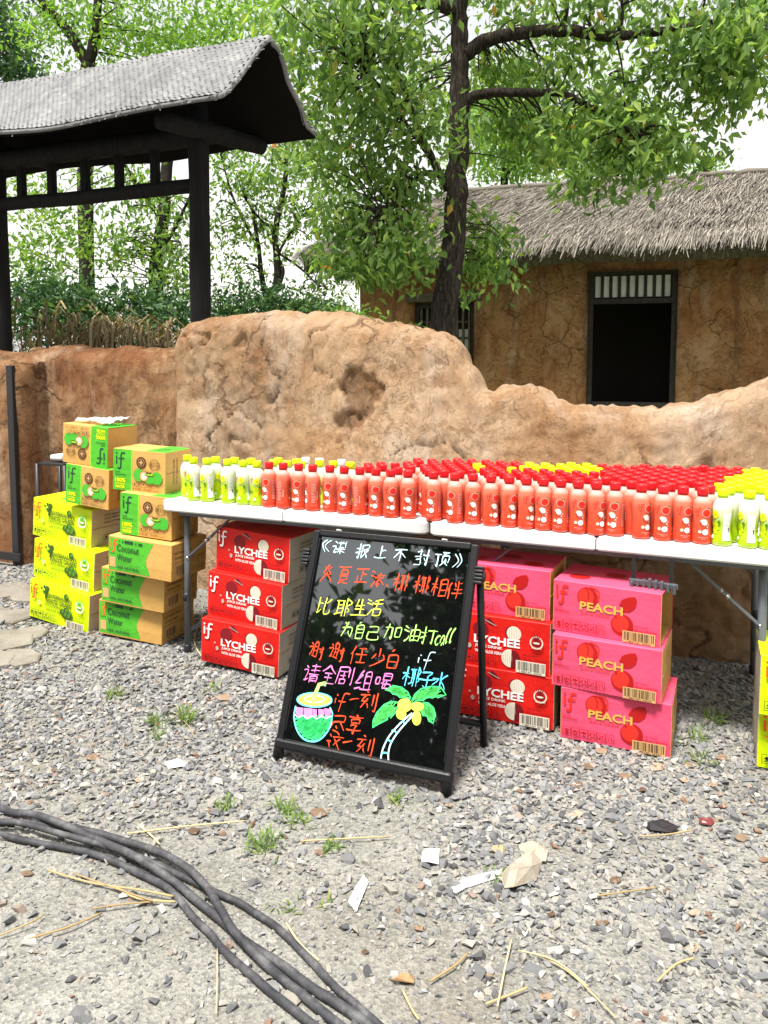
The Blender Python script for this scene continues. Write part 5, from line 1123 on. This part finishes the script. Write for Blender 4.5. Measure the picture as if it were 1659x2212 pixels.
mb = MB(); bbox(mb, (BW / 2, .006, BL_ / 2 + .03), (BW - .05, .006, BL_ - .07), 0); panel = mb.build('writing_panel', 'board_face', board)
for x in (-.014, BW + .014):          # the back frame, hinged below the top corners
    h0 = bpnt(x, BL_ - .115, -.01); g0 = Vector((x, .372, .0))
    mb = MB(); mb.tube([h0, g0], .0135, 10); bl_ = mb.build('back_leg', 'board_frame', board, True)
    mb = MB()
    for k in range(5): q = bpnt(x, BL_ - .085 - k * .013, .004); mb.box(q, (.030, .036, .009), RL, 0, .002)
    q = bpnt(x, BL_ - .115, .0); mb.tube([q + Vector((-.02, 0, 0)), q + Vector((.02, 0, 0))], .017, 10); mb.build('hinge_clip', 'black_plastic', bl_, True)
mb = MB(); mb.tube([(-.01, .362, .085), (BW + .01, .362, .085)], .0125, 10); mb.build('back_crossbar', 'board_frame', board, True)
for x in (.1, BW - .13): mb = MB(); mb.tube([bpnt(x, BL_ + .001, 0), bpnt(x, BL_ + .006, 0)], .011, 10); mb.build('pin', 'white_litter', board, True)
# where the strokes stand: read off the panel's four corners
src = [(320, 60), (1412, 158), (1240, 1747), (58, 1528)]; dst = [(0, BL_), (BW, BL_), (BW, fb + .012), (0, fb + .012)]
Mx = []; bx_ = []
for (x, y), (u, v) in zip(src, dst): Mx += [[x, y, 1, 0, 0, 0, -u * x, -u * y], [0, 0, 0, x, y, 1, -v * x, -v * y]]; bx_ += [u, v]
Hm = np.append(np.linalg.solve(np.array(Mx, float), np.array(bx_, float)), 1).reshape(3, 3)
def bm(x, y): q = Hm @ np.array([x, y, 1.0]); return (q[0] / q[2], q[1] / q[2])
G = {'谍': '1132 042418 2837 4292 5155 7155 9195 5585 3696 6569 6648 6798', '报': '0333 202918 0635 4149 41818354 5484 5489 8449', '上': '5158 5484 1898', '不': '1292 5217 5359 6497', '封': '1141 3034 0444 1646 3449 0949 5393 808978 6577',
     '顶': '0242 232918 5191 7153 5357 539397 7578 7649 7799', '炎': '3142 7162 5024 5285 3546 7556 5419 5599', '夏': '1090 4132 3237 327277 3474 3575 4728 3767 6729 4899', '正': '1191 5158 5484 2528 1898', '浓': '0122 0334 1936 4435 434393 6248 545967 5598 8465',
     '椰': '0333 2029 2306 2445 4171 5157 6169 5363 5565 4867 8089 8092849687', '相': '0333 2029 2307 2445 5159 519199 5393 5696 5999', '伴': '2105 1319 4153 8171 4494 3696 6069', '比': '1119 1444 1937 8264 51598987', '耶': '0151 1118 4149 1343 1545 0847 6069 6092648677',
     '生': '3024 2373 5058 2575 0898', '活': '0122 0334 1936 8142 3393 6256 4649 468689 4989', '为': '2132 14747968 4119 5668', '自': '4031 2229 227279 2474 2676 2979', '己': '127275 7515 15198987', '加': '0343 434938 2109 6368 639398 6898', '油': '0122 0334 1936 4349 439399 4696 4999 6069',
     '打': '0333 202918 0635 4292 727968', 'c': '644426284968', 'a': '64442628 4967 646879', 'l': '71443958', '谢': '1122 032317 1726 4031 3137 315158 3353 3555 5827 6494 838979 7576', '任': '2004 1319 8141 3494 6168 4898', '少': '5054 3315 7385 8519', '白': '4031 2329 237379 2676 2979',
     '请': '1122 032318 1837 4191 4393 6064 3595 4649 468689 4777 4888', '全': '5013 5094 3474 3676 5458 1999', '剧': '116163 1363 1109 2555 4347 2729 275759 2959 7276 919989', '组': '3014 1432 3206 0636 0938 5159 518189 5383 5686 3999', '喝': '0306 032326 0626 4144 418184 4282 4484 5436 46868978 6458 4548 4878',
     'i': '4447 5252', 'f': '82625349 3575', '一': '1584', '刻': '3041 0252 3215 1545 4418 4658 7277 919989', '尽': '218184 2484 2409 6498 4657 3869', '享': '5061 1191 3234 327274 3474 3565 6557 575948 1797', '这': '5061 3292 7346 4388 1122 042415 1527 0899', '子': '227254 545938 1595', '水': '515948 1444 4417 8255 5589',
     '《': '622558 923588'.replace('923588', '953588') if False else '512459 814589', '》': '114519 416549', '.': '4556'}
pr = Print(); rh_ = random.Random(4); hs_ = BL_ / 1470
def write(ch, cx_, cy_, h, ink, w=None, lw=.0041):
    u, v = bm(cx_, cy_); hb = h * hs_; wb = (w or h * .92) * .66 / 1120
    for st in G[ch].split():
        P = [(u + (int(st[i]) - 4.5) / 9 * wb + rh_.gauss(0, .0006) + (4.5 - int(st[i + 1])) / 9 * hb * .10, v + (4.5 - int(st[i + 1])) / 9 * hb + (int(st[i]) - 4.5) / 9 * wb * .08 + rh_.gauss(0, .0006)) for i in range(0, len(st), 2)]
        if len(P) == 2: P = [P[0], ((P[0][0] + P[1][0]) / 2 + rh_.gauss(0, .0012), (P[0][1] + P[1][1]) / 2 + rh_.gauss(0, .0012)), P[1]]
        pr.stroke(P, lw * rh_.uniform(.8, 1.3), ink, True, False, .65)
pr.layer = 1
for ch, x, y in zip('《谍报上不封顶》', (390, 480, 640, 757, 885, 1035, 1165, 1280), (165, 180, 205, 210, 225, 248, 255, 265)): write(ch, x, y, 96, 'chalk_ice')
for ch, x, y in zip('炎夏正浓.椰椰相伴', (395, 507, 630, 740, 805, 893, 1032, 1150, 1252), (360, 370, 372, 390, 430, 418, 432, 448, 468)): write(ch, x, y, 112, 'chalk_scarlet', 92)
for ch, x, y in zip('比耶生活', (382, 510, 620, 722), (570, 592, 596, 582)): write(ch, x, y, 112, 'chalk_yellow')
for ch, x, y, w in zip('为自己加油打call', (540, 622, 715, 845, 970, 1082, 1146, 1178, 1208, 1236), (735, 745, 752, 745, 760, 775, 785, 785, 770, 768), (90, 80, 85, 100, 95, 95, 45, 45, 45, 45)): write(ch, x, y, 100, 'chalk_mint', w)
for ch, x, y in zip('谢谢任少白', (328, 466, 612, 742, 845), (885, 892, 918, 932, 938)): write(ch, x, y, 112, 'chalk_scarlet')
write('i', 1020, 935, 90, 'chalk_ice', 60); write('f', 1072, 935, 140, 'chalk_ice', 100)
for ch, x, y in zip('请全剧组喝', (295, 405, 522, 652, 785), (1045, 1052, 1050, 1085, 1090)): write(ch, x, y, 112, 'chalk_pink')
for ch, x, y in zip('椰子水', (965, 1068, 1155), (1058, 1065, 1078)): write(ch, x, y, 112, 'chalk_cyan')
write('i', 462, 1220, 90, 'chalk_scarlet', 60); write('f', 500, 1225, 145, 'chalk_scarlet', 100); write('一', 585, 1218, 110, 'chalk_scarlet', 70); write('刻', 678, 1225, 115, 'chalk_scarlet')
write('尽', 470, 1385, 110, 'chalk_scarlet'); write('享', 582, 1392, 110, 'chalk_scarlet')
write('这', 452, 1518, 112, 'chalk_scarlet'); write('一', 540, 1512, 110, 'chalk_scarlet', 70); write('刻', 655, 1532, 112, 'chalk_scarlet')
def bpl(pts): return [bm(*p) for p in pts]
def scribble(poly, ink, n, lw, ang, seed):      # pen hatching clipped to an outline
    rr = random.Random(seed); P = bpl(poly); xs_ = [p[0] for p in P]; ys_ = [p[1] for p in P]
    def inside(x, y):
        c = False; j = len(P) - 1
        for i in range(len(P)):
            if (P[i][1] > y) != (P[j][1] > y) and x < (P[j][0] - P[i][0]) * (y - P[i][1]) / (P[j][1] - P[i][1]) + P[i][0]: c = not c
            j = i
        return c
    k = 0; tr = 0
    while k < n and tr < n * 30:
        tr += 1; x, y = rr.uniform(min(xs_), max(xs_)), rr.uniform(min(ys_), max(ys_)); a = ang + rr.gauss(0, .35); L = rr.uniform(.008, .022); dx, dy = math.cos(a) * L, math.sin(a) * L
        if inside(x - dx, y - dy) and inside(x + dx, y + dy) and inside(x, y): pr.stroke([(x - dx, y - dy), (x + rr.gauss(0, .001), y + rr.gauss(0, .001)), (x + dx, y + dy)], lw, ink, False, False); k += 1
# coconut with straw
body = [(178, 1330), (176, 1370), (195, 1440), (235, 1495), (290, 1515), (345, 1505), (395, 1455), (425, 1395), (432, 1345)]
pr.layer = 1; scribble([(180, 1340)] + body[1:] + [(430, 1330)], 'chalk_green', 230, .0034, .9, 1); pr.layer = 2
pr.stroke(bpl([(185, 1275), (175, 1330)] + body[1:] + [(436, 1320), (420, 1280)]), .005, 'chalk_aqua', True, False)
for a, b in (((185, 1280), (235, 1345)), ((240, 1285), (300, 1355)), ((303, 1290), (330, 1355)), ((340, 1290), (378, 1350)), ((380, 1285), (425, 1345))):
    pr.poly(bpl([(a[0], a[1]), (b[0], a[1] + 4), (b[0], b[1] - 20), ((a[0] + b[0]) / 2, b[1]), (a[0] + 2, b[1] - 20)]), 'chalk_pink', None, False)
pr.layer = 3; pr.stroke(bpl([(178, 1330), (205, 1352), (235, 1335), (262, 1360), (300, 1340), (330, 1360), (360, 1338), (395, 1355), (432, 1335)]), .004, 'chalk_ice', False, False)
pr.poly(bpl([(314 + 118 * math.cos(a), 1228 + 48 * math.sin(a)) for a in [i * .2618 for i in range(24)]]), 'chalk_gold', None, False)
pr.layer = 4; pr.stroke(bpl([(314 + 118 * math.cos(a), 1228 + 48 * math.sin(a)) for a in [i * .2618 for i in range(25)]]), .005, 'chalk_aqua', True, False); pr.stroke(bpl([(314 + 66 * math.cos(a), 1222 + 24 * math.sin(a)) for a in [i * .2618 for i in range(25)]]), .003, 'chalk_ice', True, False)
pr.layer = 5; pr.stroke(bpl([(300, 1238), (322, 1180), (345, 1122), (385, 1112)]), .013, 'chalk_mint', False, False); pr.stroke(bpl([(388, 1106), (386, 1128)]), .006, 'chalk_ice', False, False)
# palm
def K(pts): return [(593 / .54 * 0 + 576 * 0 + 150 * 0 + x * .6889 + 237, y * .6889 + 976) for x, y in pts] if False else [((x * .3737 + 1080 - 950) * 1.8433, (y * .3737 + 2380 - 1850) * 1.8433) for x, y in pts]
lv = [[(1050, 330), (1020, 270), (960, 225), (880, 208), (800, 255), (850, 262), (880, 295), (905, 285), (945, 325), (985, 320), (1040, 345)], [(1060, 360), (1090, 290), (1150, 235), (1250, 210), (1340, 215), (1390, 290), (1310, 320), (1290, 295), (1260, 325), (1215, 310), (1170, 350), (1110, 350), (1070, 380)],
      [(930, 375), (860, 365), (790, 400), (720, 480), (685, 560), (680, 630), (740, 590), (825, 545), (830, 490), (855, 530), (905, 470), (940, 440)], [(1170, 370), (1220, 375), (1270, 420), (1290, 490), (1265, 575), (1225, 550), (1210, 500), (1170, 500), (1140, 440)]]
for k, q in enumerate(lv):
    pr.layer = 1; scribble(K(q), 'chalk_leaf', 75, .0032, (.5, .6, .8, -.8)[k], 10 + k); pr.layer = 2; pr.stroke(bpl(K(q + [q[0]])), .0038, 'chalk_green', False, False)
for x, y, rx, ry in ((992, 400, 64, 62), (1115, 412, 58, 42), (958, 485, 46, 54), (1108, 525, 40, 68)):
    pts = K([(x + rx * math.cos(a), y + ry * math.sin(a)) for a in [i * .3927 for i in range(17)]]); pr.layer = 3; pr.poly(bpl(pts[:-1]), 'chalk_gold', None, False); pr.layer = 4; pr.stroke(bpl(pts), .0028, 'chalk_yellow', True, False)
pr.layer = 3
pr.stroke(bpl(K([(1060, 480), (970, 560), (880, 660), (820, 750), (775, 860), (755, 985)])), .005, 'chalk_ice', True, False); pr.stroke(bpl(K([(1080, 490), (1000, 580), (920, 680), (860, 780), (835, 880), (838, 990)])), .005, 'chalk_ice', True, False)
for a, b in (((965, 565), (990, 590)), ((870, 655), (915, 685)), ((815, 755), (865, 775)), ((775, 880), (832, 885)), ((755, 985), (838, 992))): pr.stroke(bpl(K([a, ((a[0] + b[0]) / 2, min(a[1], b[1]) - 4), b])), .005, 'chalk_aqua', True, False)
link('chalk_writing', pr.mesh('chalk_writing', lambda x, y, h: bpnt(x, y, -.0028 + h), .0002), [], panel)

# ================================================================ CABLES
c5 = lambda pts: [gp(x * .5117, 1576.6 + y * .5117) for x, y in pts]
CAB = [([(-160, 395), (0, 405), (150, 415), (340, 440), (520, 495), (660, 550), (770, 620), (860, 700), (920, 790), (985, 890), (1080, 980), (1200, 1080), (1300, 1160), (1420, 1260), (1600, 1400)], [.013, .013, .014, .016, .02, .028, .036, .036, .036, .03, .018, .013, .013, .013, .013], .0102),
       ([(-160, 430), (0, 432), (110, 442), (230, 475), (400, 515), (540, 545), (650, 585), (760, 632), (880, 690), (1000, 745), (1080, 790), (1200, 880), (1300, 980), (1400, 1090), (1510, 1190), (1680, 1340)], [.033, .033, .033, .032, .028, .018, .014, .013, .013, .013] + [.012] * 6, .0098),
       ([(-160, 280), (0, 345), (60, 370), (150, 402), (300, 462), (400, 500), (560, 575), (660, 618), (740, 668), (830, 740), (960, 850), (1060, 930), (1200, 1020), (1330, 1120), (1500, 1225), (1700, 1380)], [.012, .012, .015, .034, .036, .030, .033, .02, .015, .015, .014] + [.012] * 5, .0102),
       ([(-160, 425), (0, 455), (130, 490), (300, 518), (420, 548), (560, 610), (680, 668), (750, 725), (810, 800), (890, 885), (950, 955), (1040, 1035), (1130, 1115), (1230, 1195), (1400, 1330)], [.012] * 15, .0102)]
for k, (pts, hz, r_) in enumerate(CAB):
    P = [p + Vector((0, 0, h)) for p, h in zip(c5(pts), hz)]; mb = MB(); SP = smooth_path(P, 9); r_ = (.0102, .0088, .0108, .0094)[k]; mb.tube([p + Vector((noise.noise((i * .13, k, 1)), noise.noise((i * .13, k, 5)), 0)) * .0025 for i, p in enumerate(SP)], [r_ * (1 + .05 * noise.noise((i * .5, k, 2))) for i in range(len(SP))], 12)
    o = mb.build('power_cable', 'cable', None, True); tag(o, ['dusty black cable crossing over the others in the bundle', 'dusty black cable running along the board side of the bundle', 'dusty black cable woven through the middle of the bundle', 'darker black cable on the outer side of the bundle'][k], 'cable', 'black cables on the ground')

# ================================================================ LITTER AND WEEDS
rl_ = random.Random(17)
def crumple(name, mat_, pts, label, cat, zup=.02, seed=1, group=None, jag=.012):
    P = [gp(x, y) for x, y in pts]; c = sum(P, Vector()) / len(P); rr = random.Random(seed); mb = MB(); n = len(P)
    ring = [p - c for p in P]; mid = [v * .55 + Vector((rr.gauss(0, jag * .4), rr.gauss(0, jag * .4), rr.uniform(.4, 1.2) * zup)) for v in ring]
    ring = [v + Vector((0, 0, rr.uniform(.004, .5 * zup + .006))) for v in ring]
    top = ring + mid + [Vector((0, 0, zup * rr.uniform(.5, 1)))]
    F = [(i, (i + 1) % n, n + (i + 1) % n, n + i) for i in range(n)] + [(n + i, n + (i + 1) % n, 2 * n) for i in range(n)]
    mb.add(top, F); mb.add([v - Vector((0, 0, .0012)) for v in top], [f[::-1] for f in F])
    o = mb.build(name, mat_); o.location = c; tag(o, label, cat, group); return o
crumple('crushed_paper_cup', 'paper_litter', [(1080, 1895), (1120, 1870), (1150, 1850), (1172, 1870), (1160, 1905), (1110, 1935), (1090, 1930)], 'crushed beige paper cup lying on the gravel', 'litter', .045, 3)
crumple('paper_scrap', 'paper_litter', [(1120, 1835), (1150, 1825), (1185, 1845), (1180, 1870), (1130, 1862)], 'pale paper scrap behind the crushed cup', 'litter', .02, 4)
crumple('plastic_strip', 'clear_plastic', [(970, 1925), (1000, 1905), (1060, 1885), (1085, 1885), (1080, 1898), (1010, 1920), (985, 1938)], 'milky plastic strip beside the crushed paper cup', 'litter', .012, 5)
crumple('plastic_wrapper', 'clear_plastic', [(752, 1955), (768, 1920), (785, 1898), (797, 1912), (785, 1940), (770, 1975)], 'clear plastic sleeve lying between cables and board', 'litter', .012, 6)
crumple('stone_chip', 'white_litter', [(912, 1850), (930, 1840), (950, 1848), (948, 1870), (925, 1875), (911, 1868)], 'squarish white stone chip on the gravel', 'stone', .03, 7)
crumple('fruit_peel', 'straw', [(1060, 1838), (1075, 1828), (1092, 1838), (1085, 1852), (1068, 1850)], 'curled orange brown peel beside the paper scrap', 'litter', .022, 8)
crumple('wood_chip', 'brown_litter', [(845, 2120), (870, 2108), (895, 2115), (895, 2132), (850, 2130)], 'brown wood chip near the cable ends', 'litter', .02, 9)
crumple('foil_wrapper', 'white_litter', [(355, 1652), (385, 1645), (405, 1650), (400, 1660), (365, 1665)], 'white paper scrap on the gravel before the board', 'litter', .014, 10)
crumple('black_wrapper', 'black_plastic', [(1390, 1785), (1430, 1778), (1468, 1796), (1450, 1806), (1405, 1800)], 'torn black wrapper on the gravel before the pink cartons', 'litter', .018, 11)
for k, (x, y) in enumerate([(1300, 2000), (1495, 2055), (1060, 2115), (1600, 1815), (1525, 1780), (790, 2060), (420, 1800), (350, 1845), (690, 1760), (1560, 1745), (1240, 1765), (1190, 1980), (1350, 1680), (1270, 1660), (1420, 1660), (1480, 1690), (1390, 1710), (1540, 1700), (1490, 1655), (1610, 1760), (970, 1745), (300, 1690), (200, 1640), (485, 1510), (1300, 1625), (1230, 1600), (1560, 1640), (1180, 1640), (60, 1890), (905, 2010), (1180, 2160), (1440, 1930), (1330, 1905), (1500, 1980), (1250, 1700)]):
    w = rl_.uniform(10, 22); mats_ = 'dead_leaf'; pts = []
    for i in range(6): a = i * 1.047 + rl_.uniform(-.2, .2); pts.append((x + w * math.cos(a) * rl_.uniform(.7, 1.1), y + w * .45 * math.sin(a) * rl_.uniform(.7, 1.1)))
    crumple('dry_leaf', mats_, pts, 'curled brown dry leaf lying on the gravel', 'leaf', .012, 30 + k, 'dry leaves on the gravel', .006)
def straw(pts, label, r=.0022, group='loose straw on the ground'):
    P = [gp(x, y) + Vector((0, 0, .010 + rl_.uniform(0, .008))) for x, y in pts]; mb = MB(); mb.tube(smooth_path(P, 4), r, 5); o = mb.build('straw_stalk', 'straw', None, True); tag(o, label, 'straw', group)
for pts in ([(105, 1890), (200, 1915), (300, 1935), (375, 1950)], [(200, 1975), (270, 1965), (350, 1955)], [(60, 2040), (150, 2015), (220, 1980)], [(0, 2030), (60, 2010), (95, 1985)], [(470, 2060), (470, 2130), (468, 2200)], [(275, 1812), (400, 1795), (530, 1782)], [(300, 1790), (330, 1815), (345, 1835)],
            [(1160, 2070), (1230, 2110), (1300, 2180), (1330, 2215)], [(1120, 2065), (1200, 2090), (1270, 2140)], [(1105, 2040), (1090, 2110), (1075, 2190)], [(870, 2150), (890, 2190), (905, 2215)], [(930, 2130), (985, 2095), (1010, 2070)], [(1050, 2180), (1100, 2160), (1140, 2145)], [(650, 1825), (760, 1822), (840, 1815)], [(1290, 1945), (1360, 1938), (1420, 1930)],
            [(1380, 1815), (1440, 1812), (1500, 1802)], [(1100, 1880), (1140, 1862), (1165, 1835)], [(160, 1895), (250, 1930), (330, 1960)], [(250, 1925), (300, 1950), (380, 1960)], [(1420, 2130), (1460, 2095), (1500, 2080)], [(620, 2010), (650, 2050), (690, 2090)], [(380, 1545), (410, 1580), (420, 1600)], [(440, 1330), (420, 1390), (440, 1430)]):
    straw(pts, 'loose pale straw stalk lying on the ground', rl_.uniform(.0015, .003))
def weed(px, py, n, h, label, k):
    c = gp(px, py); o = empty('weed', c); tag(o, label, 'weed', 'weeds in the gravel'); rr = random.Random(200 + k); mb = MB()
    for i in range(n):
        a = rr.uniform(0, 6.28); L = h * rr.uniform(.5, 1.2); tl = rr.uniform(.3, 1.3); d = Vector((math.cos(a) * math.sin(tl), math.sin(a) * math.sin(tl), math.cos(tl))); s_ = Vector((-math.sin(a), math.cos(a), 0)) * rr.uniform(.0015, .0035); b = Vector((rr.gauss(0, .018), rr.gauss(0, .018), 0))
        m = b + d * L * .6; e = b + d * L + Vector((0, 0, -L * .25 * math.sin(tl))); mb.add([b - s_ * .6, b + s_ * .6, m - s_, m + s_, e], [(0, 1, 3, 2), (2, 3, 4)])
    tag(mb.build('blade', 'weed', o), kind='stuff')
for k, (x, y, n, h) in enumerate([(400, 1560, 60, .085), (340, 1565, 40, .07), (250, 1505, 40, .06), (340, 1590, 30, .05), (570, 1830, 46, .075), (620, 1750, 36, .06), (640, 1780, 30, .05), (720, 1835, 26, .05), (490, 1745, 26, .05), (860, 1730, 30, .05), (1545, 1560, 40, .09), (1500, 1600, 30, .07), (1520, 1650, 26, .06), (1410, 1625, 24, .05), (620, 1965, 14, .035), (700, 1955, 10, .03), (1080, 1900, 14, .035), (465, 1490, 24, .05)]):
    weed(x, y, n, h, ['bright green grass tuft sprouting in the gravel', 'small green weed sprouting in the gravel'][h < .055], k)
# plastic wrap on the topmost carton and the things behind the stacks
mb = MB(); n1, n2 = 14, 8; rr = random.Random(3)
P = [Vector((.03 + .24 * i / n1, .05 + .16 * j / n2, CH + .006 + .03 * abs(noise.noise((i * .45, j * .6, 2))) + (.045 * max(0, (i / n1 - .45)) * (j / n2)) + .012 * rr.random())) for i in range(n1 + 1) for j in range(n2 + 1)]
mb.add(P, [(i * (n2 + 1) + j, (i + 1) * (n2 + 1) + j, (i + 1) * (n2 + 1) + j + 1, i * (n2 + 1) + j + 1) for i in range(n1) for j in range(n2)])
o = mb.build('plastic_bag', 'clear_plastic', None, True); o.location = (-1.690, 4.170, .886); o.rotation_euler = (0, R(3.6), R(-24)); tag(o, 'crumpled clear plastic bag on top of the upside down coconut carton', 'bag')
q = at(134, 992, 4.85); o = empty('side_stand', (q.x, q.y, gz(q.x, q.y)), trot); tag(o, 'low black stand with white packs behind the carton stacks', 'stand')
MB().box((0, 0, q.z - .05), (.2, .18, .015), None, 0, .004).build('shelf', 'black_plastic', o); MB().box((.0, 0, q.z - .015), (.10, .1, .035), None, 0, .012).build('white_pack', 'white_litter', o)
for x in (-.11, .11):
    for y in (-.09, .09): MB().tube([(x, y, 0), (x, y, q.z - .05)], .012, 8).build('leg', 'black_plastic', o, True)
